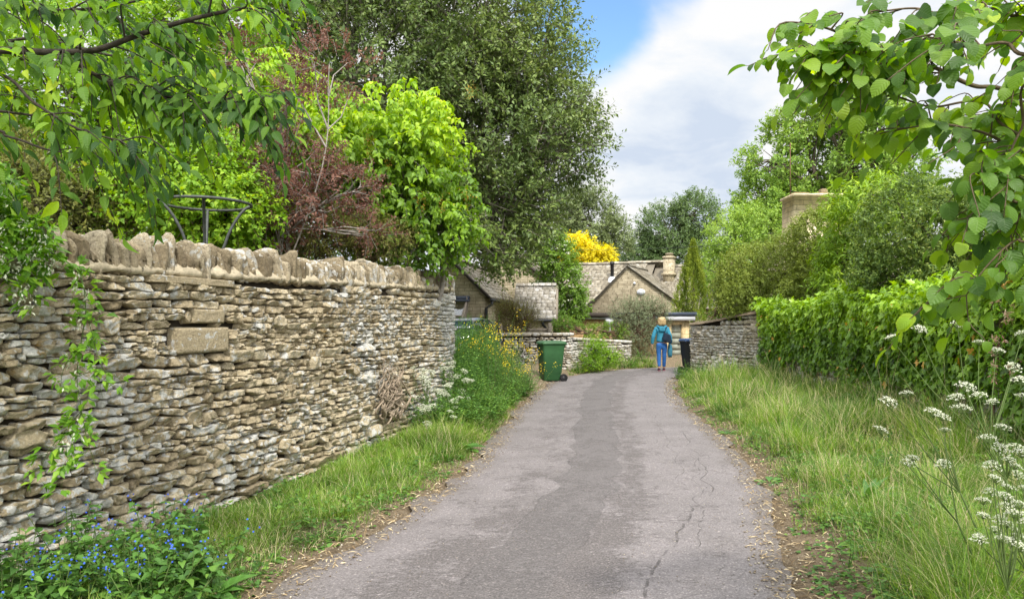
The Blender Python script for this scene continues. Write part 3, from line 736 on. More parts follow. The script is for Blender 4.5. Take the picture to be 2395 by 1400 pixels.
# --- cottage behind the tall wall: small gable with lean-to glass and a drainpipe
h1, M1, rf1, rng = gable_house('stone_cottage', 'low honey stone cottage with steep slate roof beside the lean-to greenhouse', -2.05, 25, -9, 1.55, 1.13, 2.3, 2.53, 3.76, 6.2, .1, M_COTT, M_SLATE, 21)
mb = MB(); 
for sg, hw, e in ((-1, 1.55, 2.3), (1, 1.13, 2.53)):
    a = np.array([sg * (hw + .2), -.14, e - .10]); b = np.array([0, -.14, 3.72])
    mb.tube(M1(np.array([a, b])), .055, 4)
part(mb, 'bargeboard', M_DARKTIMBER, h1)
mb = MB(); pipe(mb, M1, [(1.38, -.1, 2.36), (1.38, 6.2, 2.36)], .055); part(mb, 'gutter', M_IRON, h1)
mb = MB(); pipe(mb, M1, [(1.38, .06, 2.34), (1.36, .05, 2.2), (1.19, .0, 2.08), (1.19, 0., .3)], .05); part(mb, 'drainpipe', M_IRON, h1)
window(h1, M1, 1.135 + .0, 1.14, 0, 0.01) if False else None
# lean-to greenhouse against the gable
gh = thing('lean_to_greenhouse', 'timber lean-to greenhouse with blue flashing against the cottage gable', 'greenhouse', tuple(M1([-.4, -.6, .1])))
mb = MB(); mb.box((-1.5, -.16, 2.34), (.62, -.02, 2.5), M=M1); mb.box((-1.5, -.42, 2.30), (.66, -.16, 2.37), M=M1); part(mb, 'flashing', M_LEAD, gh)
mb = MB()
for x in (-1.4, -.75, -.1, .58):
    mb.tube(M1(np.array([[x, -.3, 2.33], [x, -1.75, 1.2]])), .045, 4)
mb.tube(M1(np.array([[-1.5, -.95, 1.80], [.6, -.95, 1.80]])), .035, 4); mb.tube(M1(np.array([[-1.5, -1.75, 1.2], [.62, -1.75, 1.2]])), .05, 4)
for y in np.linspace(-1.6, -.1, 8):
    mb.box((.53, y - .075, .2), (.56, y + .072, 2.36 + (y + .3) * .78 - .05), M=M1, tint=rng.random())
part(mb, 'frame', M_TIMBER, gh)
mb = MB(); v = np.array([[-1.45, -.32, 2.29], [.55, -.32, 2.29], [.55, -1.72, 1.20], [-1.45, -1.72, 1.20]]); v2 = v - [0, 0, .012]; mb.add(M1(np.vstack([v, v2])), np.array([[0, 1, 2, 3], [7, 6, 5, 4]])); 
mg, nt = newmat('greenhouse_glass'); n = N(nt); gl = n.node('ShaderNodeBsdfTransparent'); gs = n.node('ShaderNodeBsdfGlossy'); gs.inputs[1].default_value = .05; mx = n.node('ShaderNodeMixShader'); mx.inputs[0].default_value = .12; o_ = n.node('ShaderNodeOutputMaterial'); nt.links.new(gl.outputs[0], mx.inputs[1]); nt.links.new(gs.outputs[0], mx.inputs[2]); nt.links.new(mx.outputs[0], o_.inputs[0])
part(mb, 'glazing', mg, gh)

# --- taller wing behind it
h2, M2, rf2, rng = gable_house('stone_wing', 'taller stone cottage wing behind the holly with one small gable window', -.14, 32, -12, 2.2, 1.9, 3.3, 3.3, 4.75, 7, .1, M_COTT, M_SLATE, 22)
mb = MB()
for sg, hw in ((-1, 2.2), (1, 1.9)): mb.tube(M2(np.array([[sg * (hw + .2), -.14, 3.16], [0, -.14, 4.7]])), .08, 4)
part(mb, 'bargeboard', M_DARKTIMBER, h2)
window(h2, M2, 1.02, 1.42, 2.85, 3.35 - .02)
mb = MB(); pipe(mb, M2, [(2.1, -.1, 3.18), (2.12, 7, 3.18)], .07); pipe(mb, M2, [(2.1, -.12, 3.16), (2.1, -.1, 2.95), (1.88, -.06, 2.75), (1.88, -.06, .2)], .055); part(mb, 'drainpipe', M_IRON, h2)

# --- little outbuilding with a pale slate roof facing the lane
rng = rng_(23); M3 = local(.12, 26.0, -4)
h3 = thing('outbuilding', 'small outbuilding with pale lichened slate roof beside the taller wing', 'outbuilding', (.7, 26.5, .2))
mb = MB(); v = np.array([[x, y, z] for x in (0, 1.32) for y, z in ((0, .15), (0, 1.86), (1.3, 2.92), (2.6, 1.86), (2.6, .15))])
mb.add(M3(v), [np.array([[4, 3, 2, 1, 0], [5, 6, 7, 8, 9]]), np.array([[0, 1, 6, 5], [3, 4, 9, 8]])]); part(mb, 'wall', M_COTT, h3)
mb = MB(); slates(mb, [(-.22, 1.72), (.3, 2.14), (1.3, 2.97)], -.05, 1.44, rng, (.16, .32), M=M3); slates(mb, [(2.8, 1.72), (2.3, 2.14), (1.3, 2.97)], -.05, 1.44, rng, (.16, .32), M=M3)
v = np.array([[x, y, z] for x in (-.04, 1.42) for y, z in ((-.2, 1.68), (1.3, 2.94), (2.8, 1.68))]); mb.add(M3(v), np.array([[0, 1, 4, 3], [1, 2, 5, 4]]), .1)
ridge(mb, (-.05, 1.3, 3.0), (1.45, 1.3, 3.0), rng, M3); part(mb, 'roof', M_SLATEPALE, h3)
mb = MB(); mb.tube(M3(np.array([[1.47, -.25, 1.64], [1.47, 1.3, 2.93], [1.47, 2.8, 1.66]])), .06, 4); part(mb, 'bargeboard', M_TIMBER, h3)
mb = MB(); pipe(mb, M3, [(-.05, -.28, 1.66), (1.42, -.28, 1.66)], .05); pipe(mb, M3, [(.98, -.27, 1.64), (1.0, -.2, 1.5), (1.12, -.08, 1.36), (1.12, -.08, .3)], .05); part(mb, 'drainpipe', M_IRON, h3)
# timber rail fence in front of it
mb = MB(); M4 = local(-.35, 24.2, 0)
for x in (-.1, 1.55): mb.box((x, -.06, .2), (x + .13, .06, 1.58), M=M4, tint=.3)
for z in (1.18, 1.30): mb.box((.04, -.02, z), (1.54, .02, z + .10), M=M4, tint=rng.random())
o = mb.build('timber_fence', M_TIMBER); tag(o, 'low dark timber rail fence between the outbuilding and the low stone wall', 'fence')

# --- house at the bend
deg = -24; ox, oy = 5.43, 34.0
h5, M5, rf5, rng = gable_house('gabled_house', 'long stone house with gable facing the lane and mossy stone slate roof', ox, oy, deg, 1.75, 2.45, 2.5, 2.4, 4.2, 5.2, .0, M_COTT2, M_SLATE, 24)
mb = MB(); v = np.array([[x, y, z] for x in (-5.4, 7.6) for y, z in ((1.2, 0), (1.2, 2.5), (3.9, 4.6 if x < 0 else 4.35), (6.6, 2.5), (6.6, 0))])
mb.add(M5(v), [np.array([[4, 3, 2, 1, 0], [5, 6, 7, 8, 9]]), np.array([[0, 1, 6, 5], [3, 4, 9, 8]])]); part(mb, 'wall', M_COTT2, h5)
mb = MB(); slates(mb, [(.85, 2.3), (1.6, 2.86), (3.9, 4.66)], -5.6, -.0, rng, (.2, .42), M=M5); slates(mb, [(.85, 2.2), (1.6, 2.72), (3.9, 4.42)], .9, 7.8, rng, (.2, .42), M=M5)
slates(mb, [(6.95, 2.3), (6.2, 2.86), (3.9, 4.66)], -5.6, 1.2, rng, (.3, .5), M=M5)
v = np.array([[x, y, z] for x in (-5.58, 0.4) for y, z in ((.9, 2.26), (3.9, 4.6), (6.9, 2.26))] + [[x, y, z] for x in (.4, 7.78) for y, z in ((.9, 2.16), (3.9, 4.36), (6.9, 2.16))]); mb.add(M5(v), np.array([[0, 1, 4, 3], [1, 2, 5, 4], [6, 7, 10, 9], [7, 8, 11, 10]]), .1)
ridge(mb, (-5.6, 3.9, 4.7), (1.1, 3.9, 4.7), rng, M5); ridge(mb, (1.1, 3.9, 4.45), (7.8, 3.9, 4.45), rng, M5)
rf = part(mb, 'roof', M_SLATE, h5)
mb = MB(); mb.tube(M5(np.array([[-5.6, .85, 2.22], [-1.9, .85, 2.22]])), .06, 6); part(mb, 'gutter', M_IRON, h5)
# stack on the ridge
mb = MB(); c = M5([[1.25, 3.3, 0]])[0]
def stack(mb, cx, cy, w, d, z0, z1, rng, M):
    mb.box((cx - w / 2, cy - d / 2, z0), (cx + w / 2, cy + d / 2, z1), M=M)
stack(mb, 1.3, 3.0, .5, .5, 3.2, 4.86, rng, M5); mb.box((1.3 - .32, 2.68, 3.9), (1.3 + .32, 3.32, 4.02), M=M5); mb.box((1.3 - .29, 2.71, 4.75), (1.3 + .29, 3.29, 4.84), M=M5)
ch = part(mb, 'chimney', M_COTT2, h5)
mb = MB(); v, f = revolve([(.17, 4.86), (.17, 4.94), (.21, 4.95), (.21, 5.0), (.12, 5.03), (.0, 5.03)], 14); v[:, :2] += M5([[1.3, 3.0, 0]])[0, :2]; mb.add(v, f); part(mb, 'chimney_cap', M_FLAT, ch)
mb = MB(); fx = M5([[-1.55, 2.7, 0]])[0]
for pr, in (([(.09, 3.6), (.09, 4.5), (.12, 4.5), (.12, 4.66), (0, 4.68)],),):
    v, f = revolve(pr, 12); v[:, :2] += fx[:2]; mb.add(v, f)
fl = part(mb, 'flue', M_IRON, h5)
mb = MB(); v, f = revolve([(.24, 3.6), (.19, 3.82), (.1, 3.9)], 12); v[:, :2] += fx[:2]; mb.add(v, f); part(mb, 'flashing', M_WHITE, fl)
mb = MB(); v, f = revolve([(0, 0), (.17, 0), (.18, .03), (.15, .09), (0, .11)], 16); v = v[:, [0, 2, 1]] * [1.15, -1, .85] + [.62, -.0, 2.98]; mb.add(M5(v), f); part(mb, 'alarm_box', M_WHITE, h5)
mb = MB(); v, f = revolve([(0, 0), (.06, 0), (.06, .1), (0, .12)], 10); v = v[:, [0, 2, 1]] * [1, -1, 1] + [.32, -.0, 3.4]; mb.add(M5(v), f); part(mb, 'outdoor_light', M_WHITE, h5)
mb = MB()
for k in range(4):
    p = [(rng.uniform(-.9, .2), -.03, rng.uniform(.8, 1.5))]
    for j in range(8): p.append((p[-1][0] + rng.normal(.04, .16), -.025, p[-1][2] + rng.uniform(.1, .3)))
    p = [q for q in p if q[2] < 3.4]; mb.tube(M5(curve(p, 3)), np.linspace(.02, .006, len(p) * 3 - 2), 5)
part(mb, 'climber_stem', M_STEMRED, h5)

# --- flat-roofed carport below the house and garage on the lane
mb = MB(); M6 = local(2.0, 31, -6)
c6 = thing('carport', 'flat roofed stone carport with dark fascia and white hopper in front of the house', 'carport', (4, 31, .1))
mb.box((0, 0.1, .1), (3.4, .45, 1.72), M=M6); mb.box((0, .45, .1), (.25, 3, 1.72), M=M6); part(mb, 'wall', masonry('orange_stone', (.42, .27, .14), (.52, .37, .22), 4, 9), c6)
mb = MB(); mb.box((-.3, -.25, 1.80), (4.2, 3, 2.0), M=M6); part(mb, 'roof', M_DARKTIMBER, c6)
mb = MB(); mb.box((-.3, -.14, 1.725), (4.2, 0.06, 1.797), M=M6); part(mb, 'soffit', M_WHITE, c6)
mb = MB(); v, f = revolve([(.05, 1.2), (.05, 1.45), (.17, 1.55), (.19, 1.72), (0, 1.72)], 12); v[:, :2] += M6([[2.15, -.2, 0]])[0, :2]; mb.add(v, f); part(mb, 'hopper', M_WHITE, c6)
M7 = local(4.62, 27.9, 0)
c7 = thing('garage', 'flat roofed stone garage with pale fascia and grey-green door past the person', 'garage', (5.7, 28, .1))
mb = MB(); mb.box((0, .0, -.1), (1.50, .3, 1.66), M=M7); mb.box((1.90, 0, -.1), (2.18, .3, 1.66), M=M7); mb.box((1.93, .3, -.1), (2.18, 2.6, 1.66), M=M7); mb.box((0, .3, -.1), (.25, 2.6, 1.66), M=M7); mb.box((1.5, 0.0, 1.5), (1.9, .3, 1.66), M=M7); part(mb, 'wall', M_ASHLAR, c7)
mb = MB(); mb.box((-.25, -.25, 1.84), (2.42, 2.8, 1.98), M=M7); part(mb, 'roof', M_LEAD, c7)
mb = MB(); mb.box((-.22, -.22, 1.665), (2.36, -.17, 1.838), M=M7); mb.box((2.31, -.168, 1.665), (2.36, 2.7, 1.838), M=M7); mb.box((-.2, -.168, 1.665), (2.308, 2.7, 1.70), M=M7); part(mb, 'fascia', M_WHITE, c7)
mb = MB(); mb.box((1.52, .1, -.1), (1.88, .16, 1.5), M=M7)
for z in np.arange(.1, 1.45, .22): mb.box((1.53, .088, z), (1.87, .102, z + .2), M=M7)
dr = part(mb, 'door', plain('door_paint', (.30, .32, .27), .6, .3, .15), c7)
mb = MB(); mb.tube(M7(np.array([[1.83, .08, .75], [1.83, .06, .75], [1.76, .06, .75]])), .012, 6); part(mb, 'handle', M_IRON, dr)

# --- house behind the hedge, known by its great chimney
M8 = local(9.35, 22.9, 0); rng = rng_(28)
h8 = thing('hedge_house', 'stone house behind the right hedge showing only its big square chimney', 'house', (10.5, 24, 0))
mb = MB(); v = np.array([[x, y, z] for x in (-.6, 7) for y, z in ((-.2, -.1), (-.2, 2.5), (2.2, 4.1), (4.6, 2.5), (4.6, -.1))]); mb.add(M8(v), [np.array([[4, 3, 2, 1, 0], [5, 6, 7, 8, 9]]), np.array([[0, 1, 6, 5], [3, 4, 9, 8]])]); part(mb, 'wall', M_COTT, h8)
mb = MB(); slates(mb, [(-.5, 2.36), (.4, 2.95), (2.2, 4.14)], -.7, 7.1, rng, M=M8); slates(mb, [(4.9, 2.36), (4., 2.95), (2.2, 4.14)], -.7, 7.1, rng, M=M8); ridge(mb, (-.7, 2.2, 4.18), (7.1, 2.2, 4.18), rng, M8); part(mb, 'roof', M_SLATE, h8)
mb = MB()
pr = [(.86, 3.2), (.86, 4.05), (.80, 4.22), (.72, 4.42), (.71, 5.50), (.76, 5.51), (.77, 5.58), (.70, 5.59)]
rows = []
for w_, z_ in pr: rows += [[-w_, -w_ * .72, z_], [w_, -w_ * .72, z_], [w_, w_ * .72, z_], [-w_, w_ * .72, z_]]
v = np.array(rows) + [.1, .1, 0]; f = [[4 * k + j, 4 * k + (j + 1) % 4, 4 * k + 4 + (j + 1) % 4, 4 * k + 4 + j] for k in range(len(pr) - 1) for j in range(4)]; f.append([4 * len(pr) - 4 + j for j in range(4)])
mb.add(M8(v), np.array(f)); ch = part(mb, 'chimney', M_CHIM, h8)
mb = MB()
for x, y in ((-.55, -.3), (-.1, .1), (.35, -.2), (.55, .2)):
    v, f = rock(0, np.array([.28, .22, .05]), rng, 5, .12); mb.add(M8(v + [x * .8 + .1, y * .8 + .1, 5.60]), f, rng.random())
v, f = rock(0, np.array([.12, .12, .1]), rng, 5, .1); mb.add(M8(v + [.45, 0, 5.7]), f, .4)
part(mb, 'chimney_cap', stone_mat('flaunching', [(0, (.22, .17, .10)), (1, (.36, .29, .18))], (.62, .75)), ch, True)
mb = MB(); mb.tube(M8(np.array([[-.66, -.2, 5.5], [-.66, -.2, 7.2]])), .011, 6); part(mb, 'aerial_rod', plain('rusty_rod', (.18, .09, .06), .8, .2), ch)

# overhead wire from the taller wing to the hedge house
a = np.array([.2, 32., 4.85]); b = np.array([8.75, 22.8, 4.2]); t = np.linspace(0, 1, 40); w = a + (b - a) * t[:, None]; w[:, 2] -= .35 * 4 * t * (1 - t) * .5
mb = MB(); mb.tube(w, .007, 5); tag(mb.build('overhead_wire', M_IRON), 'thin dark overhead wire strung across in front of the yellow tree', 'wire')
# ---------------------------------------------------------------- wheelie bins
def plastic(name, c, rough=.42):
    m, nt = newmat(name); n = N(nt); p = n.pos()
    col = n.ramp(n.noise(p, 5, 7, .7), [(.3, tuple(x * .82 for x in c)), (.7, tuple(x * 1.15 for x in c))])
    n.out(col, n.ramp(n.noise(p, 12, 5), [(.3, (rough,) * 3), (.7, (rough + .2,) * 3)]), .4, n.bump(n.noise(p, 90, 3), .1, .004)); return m
def loft(mb, rings, tint=.5, mat=0, cap=(True, True)):
    rings = np.asarray(rings, float); m, k, _ = rings.shape
    i = np.arange(m - 1)[:, None] * k; j = np.arange(k)[None]; j2 = (j + 1) % k
    f = [np.stack([i + j, i + j2, i + k + j2, i + k + j], -1).reshape(-1, 4)]
    if cap[0]: f.append(np.arange(k)[None, ::-1])
    if cap[1]: f.append((np.arange(k) + (m - 1) * k)[None])
    mb.add(rings.reshape(-1, 3), f, tint, mat)
def rrect(w, d, r, z, cx=0, cy=0, n=5):
    """Rounded rectangle ring, w along x, d along y."""
    out = []
    for sx, sy, a0 in ((1, -1, -90), (1, 1, 0), (-1, 1, 90), (-1, -1, 180)):
        for a in np.linspace(a0, a0 + 90, n): out.append([cx + sx * (w / 2 - r) + r * math.cos(R(a)), cy + sy * (d / 2 - r) + r * math.sin(R(a)), z])
    return np.array(out)
def bin_(name, label, loc, deg, body_m, lid_m, tilt=0):
    c, s = math.cos(R(deg)), math.sin(R(deg)); sc = 1.06
    def M(v): v = np.asarray(v, float) * sc; return np.stack([loc[0] + v[..., 0] * c - v[..., 1] * s, loc[1] + v[..., 0] * s + v[..., 1] * c, loc[2] + v[..., 2]], -1)
    b = thing(name, label, 'wheelie bin', loc)
    mb = MB(); loft(mb, [M(rrect(w, d, .05, z, x, 0)) for w, d, z, x in ((.40, .42, .03, -.03), (.43, .45, .0 + .05, -.03), (.45, .46, .2, -.03), (.485, .49, .22, -.02), (.56, .54, .78, .0), (.585, .555, .93, .005), (.60, .57, .935, .005), (.60, .57, .965, .005))])
    mb.tube(M(np.array([[.30, -.2, .93], [.36, -.19, .955], [.37, 0, .955], [.36, .19, .955], [.30, .2, .93]])), .017, 8)
    for y in (-.15, 0, .15): mb.box((-.312, y - .012, .88), (-.292, y + .012, .955), M=M)
    mb.box((.20, -.25, .10), (.30, .25, .17), M=M)
    part(mb, 'bin_body', body_m, b, bevel=.006)
    mb = MB(); loft(mb, [M(rrect(w, d, .06, z, x, 0)) for w, d, z, x in ((.645, .61, .955, .0), (.66, .62, .965, .0), (.655, .615, .99, .0), (.60, .56, 1.025, .01), (.42, .40, 1.04, .02))])
    for y in (-.17, .17): mb.tube(M(np.array([[.30, y, .985], [.36, y, .98], [.375, y, .955]])), .018, 8)
    mb.box((-.345, -.14, .955), (-.325, .14, .985), M=M)
    part(mb, 'lid', lid_m, b, bevel=.004)
    for y in (-.245, .245):
        mb = MB(); v, f = revolve([(.055, -.03), (.085, -.034), (.1, -.026), (.103, 0), (.1, .026), (.085, .034), (.055, .03)], 26); mb.add(M(v[:, [0, 2, 1]] + [.265, y, .103]), f); w = part(mb, 'wheel', M_RUBBER, b, True)
        mb = MB(); v, f = revolve([(0, -.024), (.02, -.03), (.03, -.02), (.06, -.018), (.06, .018), (.03, .02), (.02, .03), (0, .024)], 18); mb.add(M(v[:, [0, 2, 1]] + [.265, y, .103]), f); part(mb, 'hub', plain('grey_hub', (.035, .035, .037), .5), w)
    mb = MB(); mb.tube(M(np.array([[.265, -.22, .103], [.265, .22, .103]])), .014, 8); part(mb, 'axle', M_IRON, b)
    return b
M_RUBBER = plain('black_rubber', (.012, .012, .013), .75, .3, .3, 20)
M_GREENP = plastic('green_plastic', (.026, .092, .03)); M_BLACKP = plastic('black_plastic', (.014, .016, .02)); M_BLUEP = plastic('blue_plastic', (.03, .07, .17))
bz = gz1(1.03, 19.8)
bin_('wheelie_bin', 'green wheelie bin standing on the gravel beside the low stone wall', (1.06, 19.8, bz + .0), 14, M_GREENP, M_GREENP)
bin_('wheelie_bin', 'black wheelie bin with blue lid half hidden behind the right wall corner', (5.66, 22.72, gz1(5.66, 22.72)), 200, M_BLACKP, M_BLUEP)

# ---------------------------------------------------------------- metal plant support above the wall
M_PAINTED = plain('dark_painted_steel', (.05, .055, .05), .55, .4, .5, 30)
ps = thing('plant_support', 'round dark metal plant support frame standing behind the tall drystone wall', 'plant support', (-3.33, 7.9, .1))
c0 = np.array([-3.33, 7.9]); mb = MB(); A = np.linspace(0, 2 * np.pi, 49)
mb.tube(np.c_[c0[0] + .47 * np.cos(A), c0[1] + .47 * np.sin(A), 2.92 + .0 * A], .016, 8, cap=False); part(mb, 'hoop', M_PAINTED, ps, True)
for a in (20, 110, 200, 290):
    u_ = np.array([math.cos(R(a)), math.sin(R(a))]); mb = MB()
    p = [np.r_[c0 + u_ * r, z] for r, z in ((.47, 2.92), (.40, 2.88), (.30, 2.74), (.20, 2.5), (.14, 2.1), (.13, .02))]
    mb.tube(curve(p, 5), .016, 8); part(mb, 'leg', M_PAINTED, ps, True)

# ---------------------------------------------------------------- parked car behind the weeds
M_CAR = None
m, nt = newmat('blue_car_paint'); n = N(nt); b, o = n.out((.018, .03, .075), .25, .6); b.inputs['Coat Weight'].default_value = .7; b.inputs['Coat Roughness'].default_value = .04; M_CAR = m
cz = .26; MC = local(-1.35, 21.0, 76)   # local x = length (front at +x)
def MCz(v): w = MC(v); w[..., 2] += cz; return w
car = thing('parked_car', 'dark blue car parked behind the tall weeds, little more than its roof showing', 'car', (-1.35, 21.0, cz))
def sec(x, zs, ys):
    h = [[x, y, z] for y, z in zip(ys, zs)]; return np.array(h + [[x, -y, z] for y, z in zip(ys[::-1], zs[::-1])])
mb = MB(); loft(mb, [MCz(sec(x, [.22, .25, .5, zt - .08, zt], [.3, w * .93, w, w * .95, w * .7])) for x, zt, w in ((-2.02, .72, .62), (-1.9, .92, .76), (-1.3, .98, .83), (0, .96, .84), (1.0, .94, .84), (1.5, .88, .81), (1.95, .72, .70), (2.05, .6, .55))]); part(mb, 'body', M_CAR, car, True)
mb = MB(); loft(mb, [MCz(sec(x, [.9, .92, zt - .08, zt], [.5, w, w * wt, w * wt * .9])) for x, zt, w, wt in ((-1.75, .98, .74, .96), (-1.4, 1.34, .78, .84), (-.5, 1.41, .79, .82), (.3, 1.38, .79, .82), (1.05, .97, .78, .95))]); part(mb, 'cabin_glass', M_GLASS, car, True)
mb = MB(); loft(mb, [MCz(sec(x, [z - .03, z, z + .035], [w, w, w * .8])) for x, z, w in ((-1.55, 1.20, .70), (-1.35, 1.38, .66), (-.5, 1.45, .655), (.25, 1.42, .65), (.5, 1.32, .67))])
for s_ in (-1, 1):
    for p in ([(.45, .67, 1.34), (1.05, .78, .96)], [(-.45, .665, 1.42), (-.5, .81, .96)], [(-1.4, .67, 1.36), (-1.75, .76, .97)]): mb.tube(MCz(np.array([(x, s_ * y, z) for x, y, z in p])), .03, 6)
part(mb, 'roof', M_CAR, car, True)
for x in (-1.3, 1.3):
    for y in (-.78, .78):
        mb = MB(); v, f = revolve([(.17, -.1), (.28, -.1), (.31, -.07), (.31, .07), (.28, .1), (.17, .1)], 24); mb.add(MCz(v[:, [0, 2, 1]] + [x, y, .31]), f); w = part(mb, 'wheel', M_RUBBER, car, True)
        mb = MB(); v, f = revolve([(0, -.08), (.17, -.09), (.17, .09), (0, .08)], 18); mb.add(MCz(v[:, [0, 2, 1]] + [x, y, .31]), f); part(mb, 'rim', plain('alloy', (.4, .4, .42), .3, .5, .1, metal=.8), w)
for y in (-.55, .55): mb = MB(); v, f = rock(0, np.array([.07, .15, .07]), rng_(3), 5, .02); mb.add(MCz(v + [1.95, y, .62]), f); part(mb, 'headlight', M_WHITE, car, True)

# ---------------------------------------------------------------- person walking away
def skin_obj(name, verts, edges, rad, root, mat, parent, sub=1):
    me = bpy.data.meshes.new('tmp'); me.from_pydata([tuple(map(float, v)) for v in verts], edges, []); o = bpy.data.objects.new('tmp', me); COL.objects.link(o)
    sk = o.modifiers.new('s', 'SKIN'); sk.use_smooth_shade = True
    for i, r in enumerate(rad):
        d = me.skin_vertices[0].data[i]; d.radius = r if isinstance(r, tuple) else (r, r); d.use_root = i in (root if isinstance(root, (list, tuple)) else [root])
    sb_ = o.modifiers.new('d', 'SUBSURF'); sb_.levels = sub; sb_.render_levels = sub
    dg = bpy.context.evaluated_depsgraph_get(); dg.update()
    nm = bpy.data.meshes.new_from_object(o.evaluated_get(dg)); nm.name = name
    bpy.data.objects.remove(o); nm.materials.clear(); nm.materials.append(mat)
    nm.polygons.foreach_set('use_smooth', np.ones(len(nm.polygons), bool))
    r = bpy.data.objects.new(name, nm); COL.objects.link(r); adopt(r, parent) if parent.type == 'EMPTY' else setattr(r, 'parent', parent); return r
px0, py0 = 4.82, 23.4; pz = .045; hs = .965
fa = R(-6)                                                       # walks up the lane, a little to the right
def B(v):
    x, y, z = v; c, s = math.cos(fa), math.sin(fa); return (px0 + (x * c - y * s) * hs, py0 + (x * s + y * c) * hs, pz + z * hs)
M_SKIN = plain('skin', (.50, .30, .22), .55, .35, .08, 20)
def cloth(name, c, v=.25): return plain(name, c, .85, .15, v, 9, .5)
M_JACKET = cloth('teal_jacket', (.045, .23, .34)); M_JEANS = cloth('blue_jeans', (.035, .13, .37)); M_HAIR = plain('blonde_hair', (.43, .31, .155), .5, .4, .3, 40, .4); M_BAG = cloth('navy_leather', (.018, .03, .05)); M_CLOTH = cloth('light_blue_cloth', (.05, .19, .27)); M_SHOE = cloth('dark_shoe', (.03, .02, .03))
pe = thing('person', 'walking person with blonde hair, teal hooded jacket and blue jeans, seen from behind', 'person', (px0, py0, pz))
bv = [(0, 0, .97), (0, .01, 1.12), (0, 0, 1.30), (0, -.01, 1.43), (0, .0, 1.50), (0, .015, 1.56), (0, .02, 1.64), (0, .02, 1.73)]; be = [(i, i + 1) for i in range(7)]; br = [(.16, .115), (.14, .10), (.165, .11), (.09, .075), (.052, .052), (.062, .068), (.078, .092), (.058, .068)]
LEG = {}
for s_, knee, ank, toe in ((-1, (-.095, -.0, .52), (-.088, -.07, .10), (-.095, .075, .035)), (1, (.09, .035, .515), (.085, .12, .085), (.095, .25, .045))):
    i = len(bv); bv += [(s_ * .095, 0, .86), knee, ank, toe]; be += [(0, i), (i, i + 1), (i + 1, i + 2), (i + 2, i + 3)]; br += [.092, .062, .042, (.035, .03)]; LEG[s_] = (i, i + 1, i + 2, i + 3)
HAND = {}
for s_, el, wr in ((-1, (-.285, -.045, 1.13), (-.315, .0, .88)), (1, (.275, -.06, 1.13), (.30, .03, .90))):
    i = len(bv); bv += [(s_ * .185, 0, 1.41), el, wr, tuple(np.array(wr) + (s_ * .004, .015, -.075))]; be += [(3, i), (i, i + 1), (i + 1, i + 2), (i + 2, i + 3)]; br += [.062, .046, .03, (.038, .02)]; HAND[s_] = i + 3
    for k, (dy, ln) in enumerate(((.036, .07), (.012, .08), (-.012, .075), (-.034, .06))):
        j = len(bv); p0 = np.array(bv[HAND[s_]]) + (0, dy, -.025); bv += [tuple(p0), tuple(p0 + (0, .006, -ln * .5)), tuple(p0 + (-s_ * .016, .012, -ln))]; be += [(j, j + 1), (j + 1, j + 2)]; br += [.0105, .009, .0075]
    j = len(bv); p0 = np.array(bv[HAND[s_]]) + (-s_ * .01, .03, .03); bv += [tuple(p0), tuple(p0 + (-s_ * .012, .03, -.03)), tuple(p0 + (-s_ * .018, .036, -.06))]; be += [(j, j + 1), (j + 1, j + 2)]; br += [.013, .011, .009]
roots = [0] + [i for i in range(len(bv)) if i > 16 and not any(b == i for a, b in be)]
body = skin_obj('body', [B(v) for v in bv], be, [tuple(np.array(r) * hs) if isinstance(r, tuple) else r * hs for r in br], roots, M_SKIN, pe, 2)
# face
M_EYE = plain('eye', (.05, .04, .03), .3)
for s_ in (-1, 1):
    mb = MB(); v, f = rock(0, np.array([.011, .006, .006]), rng_(2), 4, 0); mb.add(np.array([B(q) for q in v + [s_ * .032, .112, 1.645]]), f); part(mb, 'eye', M_EYE, pe)
mb = MB(); v, f = rock(0, np.array([.014, .02, .026]), rng_(2), 5, .02); mb.add(np.array([B(q) for q in v + [0, .118, 1.615]]), f)
part(mb, 'nose', M_SKIN, pe, True)
for s_ in (-1, 1): mb = MB(); v, f = rock(0, np.array([.01, .018, .03]), rng_(2), 5, .02); mb.add(np.array([B(q) for q in v + [s_ * .08, .015, 1.635]]), f); part(mb, 'ear', M_SKIN, pe, True)
mb = MB(); v, f = rock(0, np.array([.022, .006, .007]), rng_(2), 5, .02); mb.add(np.array([B(q) for q in v + [0, .102, 1.575]]), f); part(mb, 'mouth', plain('lips', (.35, .12, .1), .5), pe, True)
# hair: bob to the collar
mb = MB(); rg = rng_(8)
v, f = rock(0, np.array([.118, .122, .13]), rg, 11, .16); v[:, 2] += 0; v = v + [0, -.012, 1.655]
low = v[:, 2] < 1.66; v[:, 0] = np.where(low, v[:, 0] * 1.16, v[:, 0]); v[:, 1] = np.where((v[:, 1] > .05) & low, .05, v[:, 1]); mb.add(np.array([B(q) for q in v]), f, .5)
for k in range(150):
    a = rg.uniform(.05, np.pi - .05) + np.pi; r0 = .122; c_, s2 = math.cos(a), math.sin(a) * 1.05
    p = [(c_ * .03, s2 * .03 - .01, 1.785), (c_ * r0 * .95, s2 * r0 - .01, 1.72), (c_ * (r0 + .012), s2 * (r0 + .008) - .01, 1.63), (c_ * (r0 + .004 + rg.normal(0, .008)), s2 * (r0 + rg.normal(-.004, .01)) - .01, rg.uniform(1.49, 1.54))]
    mb.tube(np.array([B(q) for q in curve(p, 3)]), np.r_[np.full(7, .012), .010, .008, .003] if True else .01, 4, rg.random())
part(mb, 'hair', M_HAIR, pe, True)
